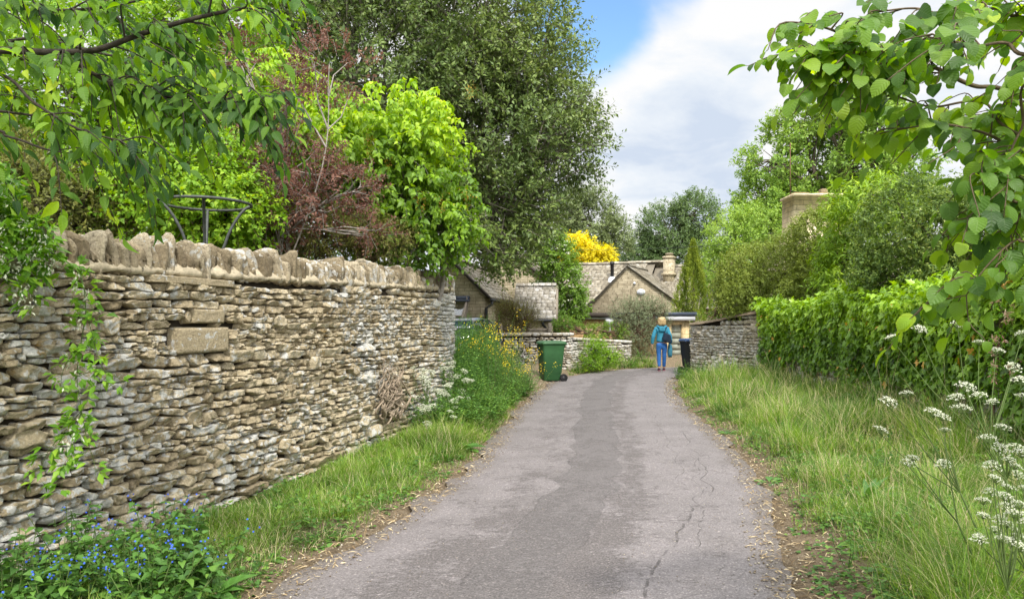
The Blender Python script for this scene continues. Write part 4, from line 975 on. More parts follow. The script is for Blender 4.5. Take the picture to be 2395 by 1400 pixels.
# jacket: torso, sleeves and folded hood
jv = [(0, 0, .93), (0, 0, 1.03), (0, .01, 1.15), (0, 0, 1.30), (0, -.01, 1.42), (0, 0, 1.475)]; je = [(i, i + 1) for i in range(5)]; jr = [(.205, .15), (.195, .14), (.18, .13), (.195, .14), (.145, .105), (.075, .07)]
for s_, i in ((-1, HAND[-1] - 3), (1, HAND[1] - 3)):
    j = len(jv); jv += [(s_ * .185, 0, 1.395), bv[i + 1], bv[i + 2]]; je += [(4, j), (j, j + 1), (j + 1, j + 2)]; jr += [.085, .068, .052]
jk = skin_obj('jacket', [B(v) for v in jv], je, [tuple(np.array(r) * hs) if isinstance(r, tuple) else r * hs for r in jr], 0, M_JACKET, pe, 2)
mb = MB(); 
pts_ = [(-.135, .03, 1.475), (-.12, -.06, 1.47), (-.05, -.125, 1.43), (.05, -.125, 1.43), (.12, -.06, 1.47), (.135, .03, 1.475)]
mb.tube(np.array([B(q) for q in curve(pts_, 6)]), .046 * hs, 10); v, f = rock(0, np.array([.10, .045, .085]), rg, 7, .12); mb.add(np.array([B(q) for q in v + [0, -.135, 1.40]]), f)
part(mb, 'hood', M_JACKET, jk, True)
# jeans
tv_ = [(0, 0, .98), (0, 0, .90)]; te = [(0, 1)]; tr_ = [(.175, .13), (.17, .13)]
for s_ in (-1, 1):
    i = LEG[s_]; j = len(tv_); tv_ += [(s_ * .10, 0, .80), tuple(np.array(bv[i[1]]) + (0, 0, .12)), bv[i[1]], tuple((np.array(bv[i[1]]) * .45 + np.array(bv[i[2]]) * .55)), tuple(np.array(bv[i[2]]) + (0, 0, .03))]
    te += [(1, j)] + [(j + k, j + k + 1) for k in range(4)]; tr_ += [.108, .088, .074, .066, .054]
skin_obj('jeans', [B(v) for v in tv_], te, [tuple(np.array(r) * hs) if isinstance(r, tuple) else r * hs for r in tr_], 0, M_JEANS, pe, 2)
for s_ in (-1, 1):
    i = LEG[s_]; a = np.array(bv[i[2]]); t = np.array(bv[i[3]]); mb = MB()
    lo = min(a[2], t[2]); rings = []
    for u_, w, h in ((-.25, .025, .05), (-.1, .042, .085), (.15, .045, .09), (.6, .05, .06), (1.0, .046, .045), (1.2, .02, .03)):
        c_ = a + (t - a) * u_; zb_ = max(.002, (a[2] - .095) * (1 - u_) + (t[2] - .03) * u_); rings.append([B((c_[0] + w * math.cos(q), c_[1], zb_ + h / 2 + h / 2 * math.sin(q))) for q in np.linspace(0, 2 * np.pi, 12, endpoint=False)])
    loft(mb, rings); sh = part(mb, 'shoe', M_SHOE, pe, True)
    mb = MB(); rings = []
    for u_, w in ((-.28, .02), (-.1, .046), (.6, .054), (1.0, .048), (1.22, .018)):
        c_ = a + (t - a) * u_; zb_ = max(.0, (a[2] - .097) * (1 - u_) + (t[2] - .032) * u_); rings.append([B((c_[0] + w * math.cos(q), c_[1], zb_ + .008 + .011 * math.sin(q))) for q in np.linspace(0, 2 * np.pi, 10, endpoint=False)])
    loft(mb, rings); part(mb, 'sole', plain('pink_sole', (.45, .16, .2), .7), sh, True)
# shoulder bag and the cloth carried in the right hand
bg = thing('shoulder_bag', 'dark shoulder bag hanging at the right hip of the walking person', 'bag', B((.17, -.14, 1.0)))
mb = MB(); v, f = rock(0, np.array([.125, .055, .15]), rg, 9, .1); v[:, 0] *= 1 + .25 * (v[:, 2] < 0); v[:, 2] += v[:, 0] * -.35; mb.add(np.array([B(q) for q in v + [.16, -.185, 1.10]]), f); part(mb, 'pouch', M_BAG, bg, True)
mb = MB(); mb.tube(np.array([B(q) for q in curve([(.06, -.2, 1.2), (.10, -.165, 1.34), (.16, -.1, 1.46), (.17, .02, 1.475), (.19, .12, 1.36), (.24, .05, 1.2), (.25, -.13, 1.16)], 5)]), .012, 6); part(mb, 'strap', M_BAG, bg, True)
sc_ = MB(); rings = []
for z, w, d in ((.93, .03, .03), (.86, .05, .05), (.78, .06, .05), (.66, .075, .055), (.54, .07, .045), (.46, .045, .02)):
    rings.append([B((.275 + w * math.cos(q) * (1 + .22 * math.sin(5 * q + z * 9)), .03 + d * math.sin(q) * (1 + .2 * math.cos(4 * q)), z + .02 * math.sin(3 * q))) for q in np.linspace(0, 2 * np.pi, 26, endpoint=False)])
loft(sc_, rings); o = sc_.build('folded_cloth', M_CLOTH, smooth_=True); tag(o, 'light blue garment carried in the right hand of the walking person', 'garment')
# ---------------------------------------------------------------- trees and shrubs
def LB(px, py, Y, rx, ry, dep, w=1.):
    c = P(px, py, Y); return (c, np.array([rx / K * Y, dep, ry / K * Y]), w)

def crown_pts(lobes, n, rng, shell=.5, gap=0., gapf=.9, front=0):
    vol = np.array([(l[1][0] * l[1][1] * l[1][2]) ** .67 * l[2] for l in lobes]); k = rng.choice(len(lobes), size=int(n * (1.0 + gap * 1.5)), p=vol / vol.sum())
    c = np.array([l[0] for l in lobes])[k]; r = np.array([l[1] for l in lobes])[k]
    d = rdir(rng, len(k)); q = (shell + (1 - shell) * rng.random(len(k)) ** .7) * (.9 + .25 * rng.random(len(k)))
    p = c + d * r * q[:, None]
    if gap > 0:
        keep = fbm(p, gapf, int(rng.integers(1e6)), 2) > .30 + gap * .3
        p, d, k = p[keep], d[keep], k[keep]
    return p, d, k

def sprigs(mb, T, p, d, rng, per, L, size, spread=.6, up=.25, droop=0., tint=None, jit=.25, mat=0, patch=1., axis_lean=.5, tvar=.45, szv=.35, flat=0.):
    """Leaves set along short twigs that start at p and run along d; returns the twigs."""
    Nn = len(p); ax = norm(d + np.array([0, 0, up]) + rng.normal(0, jit, (Nn, 3))); Ls = L * rng.uniform(.55, 1.25, Nn)
    u_ = rng.random((Nn, per)) ** .8
    rad = rdir(rng, Nn * per).reshape(Nn, per, 3); rad = norm(rad - (rad * ax[:, None]).sum(2, keepdims=True) * ax[:, None] * .8)
    pos = p[:, None] + ax[:, None] * (u_ * Ls[:, None])[..., None] + rad * (L * .06)
    pos[..., 2] -= droop * (u_ * Ls[:, None]) ** 2 / L
    ld = norm(ax[:, None] * axis_lean + rad * spread + np.array([0, 0, -droop])); nr = norm(np.array([0, 0, .9]) + rng.normal(0, .45, (Nn, per, 3)) + d[:, None] * .5)
    base = (fbm(p, patch, int(rng.integers(1e6)), 2) - .5) * .9 + .5 if tint is None else tint
    t = np.clip(base[:, None] * (1 - tvar) + rng.random((Nn, per)) * tvar + rng.normal(0, .05, (Nn, 1)), 0, 1)
    sz = size * rng.uniform(1 - szv, 1 + szv, (Nn, per)) * (1.1 - .35 * u_)
    place(mb, T, pos.reshape(-1, 3), ld.reshape(-1, 3), nr.reshape(-1, 3), sz.ravel(), t.ravel(), mat)
    tip = p + ax * Ls[:, None]; tip[:, 2] -= droop * Ls ** 2 / L
    return p, (p + tip) / 2, tip

def limbs(mb, base, top, lobes, p, k, rng, tr, n_twig=30, bend=.15, twig_r=.012, stems=1):
    base = np.asarray(base, float); top = np.asarray(top, float)
    for sidx in range(stems):
        b0 = base + (rng.normal(0, .12, 3) * [1, 1, 0] if stems > 1 else 0); t0 = top + (rng.normal(0, .2, 3) if stems > 1 else 0)
        m1 = b0 + (t0 - b0) * .35 + rng.normal(0, bend, 3) * [1, 1, 0]; m2 = b0 + (t0 - b0) * .7 + rng.normal(0, bend, 3) * [1, 1, 0]
        tc = curve([b0, m1, m2, t0], 6); mb.tube(tc, np.linspace(tr, tr * .55, len(tc)) * np.r_[1.35, 1.15, np.ones(len(tc) - 2)], 9, rng.random())
    for j, (c, r, w) in enumerate(lobes):
        a = tc[int(len(tc) * rng.uniform(.55, .98))]; ln = np.linalg.norm(c - a)
        mid = a + (c - a) * .5 + rng.normal(0, .10, 3) * ln; cc = curve([a, mid, c], 6); lr = min(tr * .5, .02 + ln * .022)
        mb.tube(cc, np.linspace(lr, lr * .4, len(cc)), 6, rng.random())
        q = np.where(k == j)[0]
        if len(q) == 0: continue
        q = rng.choice(q, min(n_twig, len(q)), replace=False)
        st = cc[rng.integers(len(cc) // 2, len(cc), len(q))]; en = p[q]; md = st + (en - st) * .5 + rng.normal(0, .09, (len(q), 3)) * np.linalg.norm(en - st, axis=1, keepdims=True)
        tw = np.stack([st, st * .45 + md * .55, md, md * .4 + en * .6, en], 1)
        v, f = tubes(tw, np.linspace(twig_r * 1.6, twig_r * .5, 5)[None].repeat(len(q), 0), 4); mb.add(v, f, .5)

def tree(name, label, cat, base, lobes, n, per, L, size, T, mat, bark=None, tr=.15, seed=1, group=None, shell=.45, gap=.3, gapf=.9, twigs=30, twig_r=.012, stems=1, top=None, tint=None, fine=True, crown='crown', extra=None, **kw):
    rng = rng_(seed); root = thing(name, label, cat, base, group)
    p, d, k = crown_pts(lobes, n, rng, shell, gap, gapf)
    mb = MB(); tt = tint(p) if tint else None
    a, m_, tip = sprigs(mb, T, p, d, rng, per, L, size, tint=tt, **kw)
    tb = MB(); top = top if top is not None else np.mean([l[0] for l in lobes], 0)
    limbs(tb, base, top, lobes, p, k, rng, tr, twigs, twig_r=twig_r, stems=stems)
    if fine:
        v, f = tubes(np.stack([a, m_, tip], 1), np.tile(np.array([.0035, .0025, .0015]) * (1 + .6 * (twig_r > .02)), (len(a), 1)), 3); tb.add(v, f, .5)
    part(tb, 'trunk', bark or M_BARK, root, True)
    part(mb, crown, mat, root)
    if extra: extra(root, p, d, rng)
    return root, p, d

# leaf colours
G_HOLLY = leaf_mat('holly_leaf', [(0, (.038, .068, .020)), (.45, (.098, .145, .038)), (.85, (.20, .255, .068)), (.95, (.30, .32, .08)), (1, (.40, .36, .04))], .22, .42, .3)
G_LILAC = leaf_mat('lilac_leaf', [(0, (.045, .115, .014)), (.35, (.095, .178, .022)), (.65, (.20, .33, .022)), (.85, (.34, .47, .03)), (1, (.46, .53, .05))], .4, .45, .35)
G_PURPLE = leaf_mat('purple_leaf', [(0, (.062, .030, .024)), (.5, (.145, .072, .052)), (1, (.27, .155, .105))], .3, .55, .2)
G_LIME = leaf_mat('lime_leaf', [(0, (.07, .16, .014)), (.5, (.16, .29, .022)), (.9, (.30, .41, .035)), (1, (.42, .45, .05))], .4, .5, .3)
G_MID = leaf_mat('mid_leaf', [(0, (.055, .115, .018)), (.5, (.115, .21, .028)), (1, (.22, .33, .045))], .35, .5, .3)
G_OLIVE = leaf_mat('olive_leaf', [(0, (.06, .075, .018)), (.5, (.13, .14, .035)), (1, (.25, .24, .06))], .3, .55, .25)
G_YELLOW = leaf_mat('golden_leaf', [(0, (.36, .33, .012)), (.5, (.52, .47, .02)), (1, (.64, .58, .05))], .4, .55, .25)
G_ASH = leaf_mat('ash_leaf', [(0, (.075, .155, .028)), (.5, (.18, .285, .05)), (1, (.33, .44, .09))], .35, .5, .3)
G_DIST = leaf_mat('distant_leaf', [(0, (.055, .095, .035)), (.5, (.10, .155, .058)), (1, (.175, .24, .085))], .3, .55, .25)
G_DIST2 = leaf_mat('distant_grey_leaf', [(0, (.09, .125, .055)), (.5, (.155, .195, .085)), (1, (.24, .28, .12))], .3, .55, .25)
G_CONIFER = leaf_mat('conifer_spray', [(0, (.04, .075, .012)), (.5, (.13, .18, .02)), (1, (.30, .35, .045))], .2, .7, .2)
G_BOX = leaf_mat('clipped_leaf', [(0, (.075, .110, .018)), (.5, (.155, .20, .034)), (.85, (.245, .29, .05)), (1, (.33, .38, .06))], .25, .5, .3)
G_LAUREL = leaf_mat('laurel_leaf', [(0, (.075, .145, .016)), (.5, (.18, .29, .026)), (.85, (.33, .42, .035)), (1, (.48, .50, .05))], .35, .45, .3)
G_VAR = leaf_mat('mottled_hedge_leaf', [(0, (.028, .058, .014)), (.4, (.078, .132, .026)), (.75, (.17, .24, .045)), (.94, (.33, .36, .09)), (1, (.32, .19, .07))], .3, .42, .3)
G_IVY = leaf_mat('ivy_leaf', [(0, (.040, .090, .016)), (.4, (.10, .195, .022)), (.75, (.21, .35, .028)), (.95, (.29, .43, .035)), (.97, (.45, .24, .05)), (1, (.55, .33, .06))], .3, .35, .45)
G_CHERRY = leaf_mat('cherry_leaf', [(0, (.014, .042, .012)), (.3, (.045, .105, .016)), (.62, (.12, .225, .018)), (.9, (.23, .35, .02)), (1, (.38, .40, .04))], .48, .5, .25, vein=46, tv=1.9)
G_HAZEL = leaf_mat('hazel_leaf', [(0, (.035, .085, .014)), (.35, (.095, .19, .018)), (.7, (.20, .31, .022)), (1, (.33, .42, .03))], .5, .45, .4, vein=40, tv=1.75)
G_HONEY = leaf_mat('climber_leaf', [(0, (.06, .15, .018)), (.5, (.13, .27, .025)), (1, (.27, .42, .04))], .38, .45, .35)
G_GREY = leaf_mat('grey_shrub_leaf', [(0, (.09, .115, .06)), (.5, (.165, .20, .11)), (1, (.26, .30, .17))], .25, .6, .2)
G_PETALW = leaf_mat('white_petal', [(0, (.42, .44, .30)), (1, (.64, .65, .54))], .25, .6, .2, tv=1.1, ts=.6)
G_PETALY = leaf_mat('yellow_petal', [(0, (.55, .36, .015)), (1, (.75, .55, .03))], .3, .6, .2)
G_PETALB = leaf_mat('blue_petal', [(0, (.03, .07, .42)), (1, (.08, .16, .65))], .25, .6, .2)
G_PETALP = leaf_mat('pink_petal', [(0, (.48, .24, .20)), (1, (.62, .48, .36))], .25, .6, .2)
G_PANICLE = leaf_mat('brown_panicle', [(0, (.22, .12, .02)), (1, (.40, .22, .04))], .1, .8, .1)

# --- the great holly
Yh = 20
hl = [LB(880, 190, Yh, 320, 250, 3.4), LB(620, 60, Yh, 240, 230, 2.8), LB(1110, 60, Yh, 190, 210, 2.8), LB(1150, 320, Yh, 210, 220, 2.8), LB(1180, 500, Yh - .5, 115, 120, 2.0), LB(1130, 470, Yh - .6, 140, 120, 2.), LB(1310, 330, Yh, 105, 110, 1.7, .8), LB(1172, 575, Yh - .8, 55, 55, 1.0, 1.1), LB(880, -140, Yh, 330, 170, 3.), LB(960, 400, Yh, 200, 160, 2.), LB(1250, 170, Yh, 115, 150, 2., .8)]
tree('holly_tree', 'huge dark holly tree towering over the cottages behind the stone wall', 'tree', (-3.2, 20.6, .1), hl, 9000, 16, .62, .135, T_SIMPLE, G_HOLLY, plain('grey_bark', (.24, .215, .17), .9, .2, .3, 12, .6), .26, 31, shell=.45, gap=.24, gapf=1.1, twigs=44, twig_r=.026, spread=.8, up=.35, patch=.5, top=P(930, 330, Yh), jit=.3)

# --- lilac-like shrub with bright new leaves leaning over the wall
Yl = 11.2
ll = [LB(870, 330, Yl, 190, 110, .9), LB(960, 300, Yl, 100, 90, .7), LB(780, 360, Yl + .3, 90, 110, .8), LB(930, 430, Yl, 160, 110, .8), LB(1040, 505, Yl - .1, 85, 60, .5), LB(960, 540, Yl, 120, 70, .6), LB(985, 560, Yl, 60, 35, .4), LB(760, 290, Yl + .2, 80, 70, .6), LB(650, 190, Yl + 2.2, 110, 60, .8), LB(560, 250, Yl + 2.4, 120, 80, .8)]
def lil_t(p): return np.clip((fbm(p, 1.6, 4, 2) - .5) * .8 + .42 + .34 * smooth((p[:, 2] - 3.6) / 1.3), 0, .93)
def lil_x(root, p, d, rng):
    mb = MB()
    q = P(0, 0, 1); c = np.array([P(x, y, Yl - .75) for x, y in ((868, 352), (862, 330), (905, 378), (820, 395), (1035, 480), (1090, 465), (985, 470), (1100, 210), (845, 410))])
    for cc in c:
        o = rng.normal(0, 1, (70, 3)) * [.05, .05, .07]; place(mb, T_SIMPLE, cc + o, rdir(rng, 70), rdir(rng, 70), rng.uniform(.012, .03, 70), rng.random(70))
    part(mb, 'blossom', G_PANICLE, root)
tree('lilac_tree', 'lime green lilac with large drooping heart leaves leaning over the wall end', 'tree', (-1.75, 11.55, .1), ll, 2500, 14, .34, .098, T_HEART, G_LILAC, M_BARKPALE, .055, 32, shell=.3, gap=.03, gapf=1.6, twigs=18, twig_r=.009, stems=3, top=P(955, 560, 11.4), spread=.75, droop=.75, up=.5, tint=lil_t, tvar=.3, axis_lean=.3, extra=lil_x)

# --- purple elder with bare silvery stems
Yp = 9.6
pl = [LB(770, 150, Yp, 85, 70, .5), LB(700, 230, Yp, 60, 60, .4, .8), LB(690, 400, Yp, 130, 80, .6), LB(600, 340, Yp + .2, 70, 55, .4), LB(760, 470, Yp - .1, 90, 60, .5), LB(650, 520, Yp - .1, 100, 45, .4, .8), LB(560, 130, Yp + .5, 40, 60, .3, .6), LB(840, 440, Yp, 50, 40, .3, .7), LB(860, 540, Yp, 45, 25, .3, .6)]
tree('purple_elder', 'purple leaved elder with thin silvery stems above the coping stones', 'shrub', (-2.75, 9.75, .1), pl, 540, 22, .28, .052, T_SIMPLE, G_PURPLE, M_BARKPALE, .028, 33, shell=.2, gap=.35, gapf=1.8, twigs=8, twig_r=.0085, stems=3, top=P(660, 520, 9.7), spread=1., up=.2)

# --- shrubs in the garden behind the wall
tree('golden_shrub', 'yellow-green leafy shrub beside the round metal plant support', 'shrub', P(420, 600, 9.0) * [1, 1, 0] + [0, 0, .1], [LB(420, 470, 9.0, 190, 110, .7), LB(330, 400, 9.2, 120, 80, .7), LB(540, 490, 9.1, 110, 90, .6), LB(470, 370, 9.3, 130, 70, .7), LB(610, 440, 10.6, 110, 90, .6), LB(650, 310, 11.2, 110, 90, .6), LB(560, 520, 10.4, 110, 60, .6)], 2500, 14, .26, .062, T_BROAD, G_LIME, M_STEMRED, .022, 34, shell=.2, gap=.2, gapf=1.5, twigs=40, twig_r=.008, stems=4, spread=.8, droop=.2, patch=1.6)
tree('green_shrub', 'mid green feathery shrub below the purple elder above the coping', 'shrub', P(760, 600, 10.4) * [1, 1, 0] + [0, 0, .1], [LB(760, 540, 10.4, 170, 60, .7), LB(880, 560, 10.6, 90, 50, .5), LB(620, 560, 10.2, 110, 50, .5)], 900, 14, .24, .06, T_NARROW, G_OLIVE, M_STEMRED, .02, 35, shell=.2, gap=.15, twigs=30, twig_r=.006, stems=4, spread=.7, droop=.3, patch=1.6, tint=lambda p: np.clip(fbm(p, 2, 9, 2), 0, 1))
tree('dark_shrub', 'dark dense evergreen shrub near the left edge behind the wall', 'shrub', P(80, 600, 8.4) * [1, 1, 0] + [0, 0, .1], [LB(70, 460, 8.4, 120, 90, .8), LB(200, 500, 8.8, 90, 80, .7), LB(-40, 400, 8.4, 120, 120, .8)], 1500, 13, .2, .06, T_SIMPLE, G_OLIVE, M_BARK, .04, 36, shell=.4, gap=.1, twigs=20, patch=1.8, tint=lambda p: np.clip(fbm(p, 2.2, 19, 2) * .7, 0, 1))
tree('broadleaf_tree', 'yellow-green garden tree behind the cherry branches at upper left', 'tree', (-9.3, 15, .1), [LB(150, 150, 15, 300, 190, 2.2), LB(420, 260, 15, 200, 130, 1.6), LB(480, 60, 15.5, 190, 130, 1.6), LB(-60, 330, 15, 220, 160, 1.6), LB(300, 420, 14.5, 230, 90, 1.4)], 3000, 14, .5, .105, T_BROAD, G_LIME, M_BARK, .2, 37, shell=.4, gap=.15, gapf=.8, twigs=30, spread=.8, droop=.2, patch=.7, tint=lambda p: np.clip((fbm(p, .9, 29, 2) - .5) * 1.2 + .42, 0, .95))
tree('garden_hedge', 'dark green hedge closing the garden behind the shrubs', 'hedge', (-6.2, 13, .1), [LB(150, 560, 12.5, 260, 120, .8), LB(480, 560, 13, 260, 110, .8), LB(760, 540, 13.5, 220, 100, .8)], 2200, 12, .3, .08, T_SIMPLE, G_MID, M_BARK, .05, 38, shell=.4, gap=0, twigs=16, fine=False, patch=1., tint=lambda p: np.clip(fbm(p, 1.5, 39, 2) * .75, 0, 1))

# --- white flowered elder between the houses
def eld_x(root, p, d, rng):
    mb = MB(); q = p[rng.choice(len(p), 90)] ; q = q[(d[:len(q), 0] > -9)]
    for c in q + np.array([0, -.15, .1]):
        o = rng.normal(0, 1, (16, 3)) * [.09, .09, .015]; place(mb, T_BROAD, c + o, np.array([0, -.3, .2]) + rng.normal(0, .4, (16, 3)), np.array([0, -.4, 1.]) + rng.normal(0, .2, (16, 3)), rng.uniform(.05, .09, 16), rng.random(16))
    part(mb, 'blossom', G_PETALW, root)
tree('elder_shrub', 'tall green elder with flat cream flower heads between the two cottages', 'shrub', P(1300, 760, 28.5) * [1, 1, 0] + [0, 0, .15], [LB(1295, 600, 28.5, 48, 50, .9), LB(1310, 670, 28.3, 58, 60, 1.), LB(1325, 715, 28.2, 45, 40, .8), LB(1280, 570, 28.6, 40, 35, .7)], 1300, 12, .36, .12, T_SIMPLE, G_MID, M_BARK, .07, 40, shell=.4, gap=.1, twigs=16, droop=.2, patch=1., extra=eld_x)
tree('golden_tree', 'bright yellow leaved tree rising behind the house roof', 'tree', P(1370, 800, 48) * [1, 1, 0] + [0, 0, .1], [LB(1345, 590, 48, 36, 32, 1.2), LB(1385, 590, 48, 38, 34, 1.2), LB(1412, 610, 48, 22, 22, .8), LB(1370, 625, 48, 58, 30, 1.2)], 850, 11, .55, .20, T_BROAD, G_YELLOW, M_BARK, .12, 41, shell=.4, gap=.1, twigs=14, spread=.7, up=.6, patch=.7, jit=.2)
tree('woodland_tree', 'greyish green rounded tree behind the yellow tree', 'tree', P(1395, 820, 56) * [1, 1, 0] + [0, 0, .1], [LB(1380, 520, 56, 65, 75, 2.), LB(1340, 490, 56, 50, 45, 1.6), LB(1430, 560, 56, 45, 50, 1.5), LB(1360, 580, 56, 70, 50, 1.6)], 1900, 12, .75, .21, T_SIMPLE, G_DIST2, M_BARK, .22, 42, 'trees beyond the houses', shell=.45, gap=.3, gapf=.5, twigs=22, twig_r=.03, patch=.35)
tree('woodland_tree', 'darker spreading tree directly behind the chimney of the gabled house', 'tree', P(1580, 810, 62) * [1, 1, 0] + [0, 0, .1], [LB(1560, 540, 62, 65, 60, 2.2), LB(1625, 505, 62, 55, 48, 2.), LB(1590, 600, 62, 95, 55, 2.2), LB(1500, 590, 62, 45, 40, 1.5)], 2100, 12, .8, .22, T_SIMPLE, G_DIST, M_BARK, .24, 43, 'trees beyond the houses', shell=.45, gap=.3, gapf=.45, twigs=22, twig_r=.03, patch=.35)
tree('woodland_tree', 'pale green low tree between the conifer and the big chimney', 'tree', P(1730, 800, 34) * [1, 1, 0] + [0, 0, .1], [LB(1715, 560, 34, 60, 70, 1.5), LB(1770, 540, 34, 60, 60, 1.4), LB(1690, 640, 34, 50, 70, 1.3), LB(1770, 620, 34, 70, 60, 1.3)], 1700, 12, .5, .14, T_SIMPLE, G_ASH, M_BARK, .14, 44, 'trees beyond the houses', shell=.45, gap=.2, gapf=.7, twigs=20, patch=.6, tint=lambda p: np.clip(fbm(p, .8, 49, 2) * .8 + .25, 0, 1))
tree('woodland_tree', 'dark green mass of trees low behind the yellow tree and roof', 'tree', P(1470, 800, 66) * [1, 1, 0] + [0, 0, .1], [LB(1460, 610, 66, 70, 40, 2.5), LB(1400, 640, 66, 80, 40, 2.5), LB(1660, 610, 66, 60, 50, 2.5)], 1000, 12, .8, .23, T_SIMPLE, G_DIST, M_BARK, .2, 45, 'trees beyond the houses', shell=.4, gap=.1, gapf=.45, twigs=10, twig_r=.03, patch=.35)

# --- big ash behind the chimney: layered clumps
Ya = 36; rg = rng_(46); al = []
for (x, y, rx, ry) in ((1870, 300, 75, 50), (1960, 265, 85, 50), (2050, 290, 70, 60), (1810, 380, 70, 55), (1900, 390, 80, 55), (2010, 380, 85, 60), (2100, 380, 70, 70), (1780, 470, 50, 50), (1860, 480, 80, 50), (1960, 480, 80, 50), (2060, 480, 80, 60), (1790, 540, 60, 40), (2130, 470, 60, 60), (1910, 560, 90, 40)): al.append(LB(x, y, Ya + rg.uniform(-1.2, 1.2), rx, ry * .85, 1.9))
tree('ash_tree', 'big fresh green ash tree behind the square stone chimney', 'tree', P(1950, 800, Ya) * [1, 1, 0] + [0, 0, .1], al, 5200, 14, .55, .19, T_SIMPLE, G_ASH, M_BARK, .3, 46, shell=.5, gap=.22, gapf=.6, twigs=22, twig_r=.03, droop=.15, patch=.8, top=P(1950, 420, Ya))

# --- columnar golden conifer: upright flame-like sprays
rng = rng_(47); cb = P(1621, 810, 29.8); cb[2] = .05
root = thing('conifer', 'slim pointed golden green conifer beside the garage', 'tree', cb); mb = MB()
zz = rng.random(2600) ** .8; H_ = 5.0; a = rng.uniform(0, 6.283, 2600); rr = .90 * np.clip((1 - zz) * 1.25, 0, 1) ** .9 * (1 + .28 * np.sin(a * 5 + zz * 9)) * rng.uniform(.8, 1.05, 2600)
p = np.stack([cb[0] + rr * np.cos(a), cb[1] + rr * np.sin(a), cb[2] + .2 + zz * (H_ - .55)], 1); d = np.stack([np.cos(a) * .18, np.sin(a) * .18, np.full(2600, 1.)], 1)
sprigs(mb, T_NARROW, p, d, rng, 13, .30, .085, spread=.3, up=.5, patch=2.2, axis_lean=1., jit=.12, tint=np.clip(.5 + .4 * np.sin(a * 5 + zz * 9) * .6 + rng.normal(0, .15, 2600), 0, 1))
tb = MB(); tb.tube([cb, cb + [0.02, 0, 2.2], cb + [0, 0, 4.4]], [.1, .06, .02], 8); part(tb, 'trunk', M_BARK, root, True); part(mb, 'crown', G_CONIFER, root)

# --- shrubs round the houses
tree('grey_shrub', 'big rounded grey-green shrub in front of the gabled house', 'shrub', P(1490, 830, 26.9) * [1, 1, 0] + [0, 0, .15], [LB(1490, 770, 26.9, 55, 75, .8), LB(1525, 750, 27.2, 38, 55, .6), LB(1460, 740, 27.4, 40, 40, .6), LB(1505, 715, 27.4, 34, 22, .5), LB(1550, 740, 27.3, 20, 40, .4)], 1900, 12, .22, .06, T_NARROW, G_GREY, M_STEMRED, .04, 50, shell=.35, gap=.05, twigs=20, spread=.8, up=.5, patch=1.4)
def pinkies(root, p, d, rng):
    mb = MB(); q = p[rng.choice(len(p), 22)] + [0, -.1, .05]
    for c in q: place(mb, T_BROAD, c + rng.normal(0, .02, (6, 3)), rdir(rng, 6), rdir(rng, 6), rng.uniform(.03, .05, 6), rng.random(6))
    part(mb, 'blossom', G_PETALP, root)
tree('rose_bush', 'leafy rose bush with small pink flowers behind the low stone wall', 'shrub', P(1425, 800, 26) * [1, 1, 0] + [0, 0, .15], [LB(1425, 778, 26.6, 50, 20, .4), LB(1375, 775, 25.8, 40, 15, .4), LB(1325, 762, 24.4, 36, 16, .4)], 560, 12, .2, .06, T_SIMPLE, G_MID, M_STEMRED, .02, 51, shell=.2, gap=.1, twigs=20, patch=2., extra=pinkies)
tree('broom_bush', 'wispy olive broom bush beside the outbuilding wall', 'shrub', P(1205, 790, 22.9) * [1, 1, 0] + [0, 0, .2], [LB(1200, 745, 22.9, 38, 38, .5), LB(1230, 750, 23.0, 28, 34, .4), LB(1185, 725, 23.0, 25, 25, .4)], 800, 9, .36, .05, T_NARROW, G_OLIVE, M_STEMRED, .02, 52, shell=.15, gap=.0, twigs=40, spread=.4, up=1.2, patch=2., jit=.15)
tree('wall_shrub', 'bushy green plant tumbling over the face of the low stone wall', 'shrub', P(1395, 850, 23.0) * [1, 1, 0] + [0, 0, .1], [LB(1390, 815, 23.0, 26, 24, .3), LB(1420, 835, 23.4, 32, 20, .3), LB(1380, 848, 22.8, 26, 14, .3)], 520, 12, .2, .055, T_SIMPLE, G_LIME, M_STEM, .015, 53, shell=.2, gap=.05, twigs=20, spread=.8, patch=2.)

# --- hedges on the bank behind the right wall
def hedge(name, label, lobes, n, per, L, size, T, mat, seed, **kw):
    kw.setdefault('fine', False); kw.setdefault('shell', .72)
    c = np.mean([l[0] for l in lobes], 0); return tree(name, label, 'hedge', (c[0] + .2, c[1], .2), lobes, n, per, L, size, T, mat, M_BARK, .05, seed, gap=kw.pop('gap', 0.), shell=kw.pop('shell', .55), twigs=kw.pop('twigs', 14), crown='foliage', **kw)
hedge('clipped_hedge', 'olive green clipped hedge with tiny leaves at the far end of the ivy', [LB(1770, 650, 20.3, 90, 75, .9), LB(1850, 640, 19.2, 70, 95, .9), LB(1720, 680, 21.0, 45, 60, .7), LB(1800, 700, 19.8, 110, 60, .8)], 6200, 12, .17, .056, T_SIMPLE, G_BOX, 60, spread=.6, up=.5, patch=1.1, jit=.3)
hedge('clipped_hedge', 'taller olive hedge in front of the square chimney with spiky shoots on top', [LB(1915, 570, 17.6, 62, 75, .8), LB(1930, 650, 17.4, 65, 80, .8), LB(1890, 700, 17.8, 60, 60, .7)], 4600, 12, .19, .056, T_SIMPLE, G_BOX, 61, spread=.6, up=.7, patch=1.1, jit=.3)
hedge('laurel_hedge', 'bright green laurel with long glossy leaves between the two hedges', [LB(1990, 560, 15.6, 55, 85, .6), LB(2040, 470, 15.0, 90, 45, .6), LB(1975, 640, 15.6, 48, 80, .5)], 900, 11, .36, .14, T_LONG, G_LAUREL, 62, spread=.75, up=.6, droop=.25, patch=1.2, jit=.3)
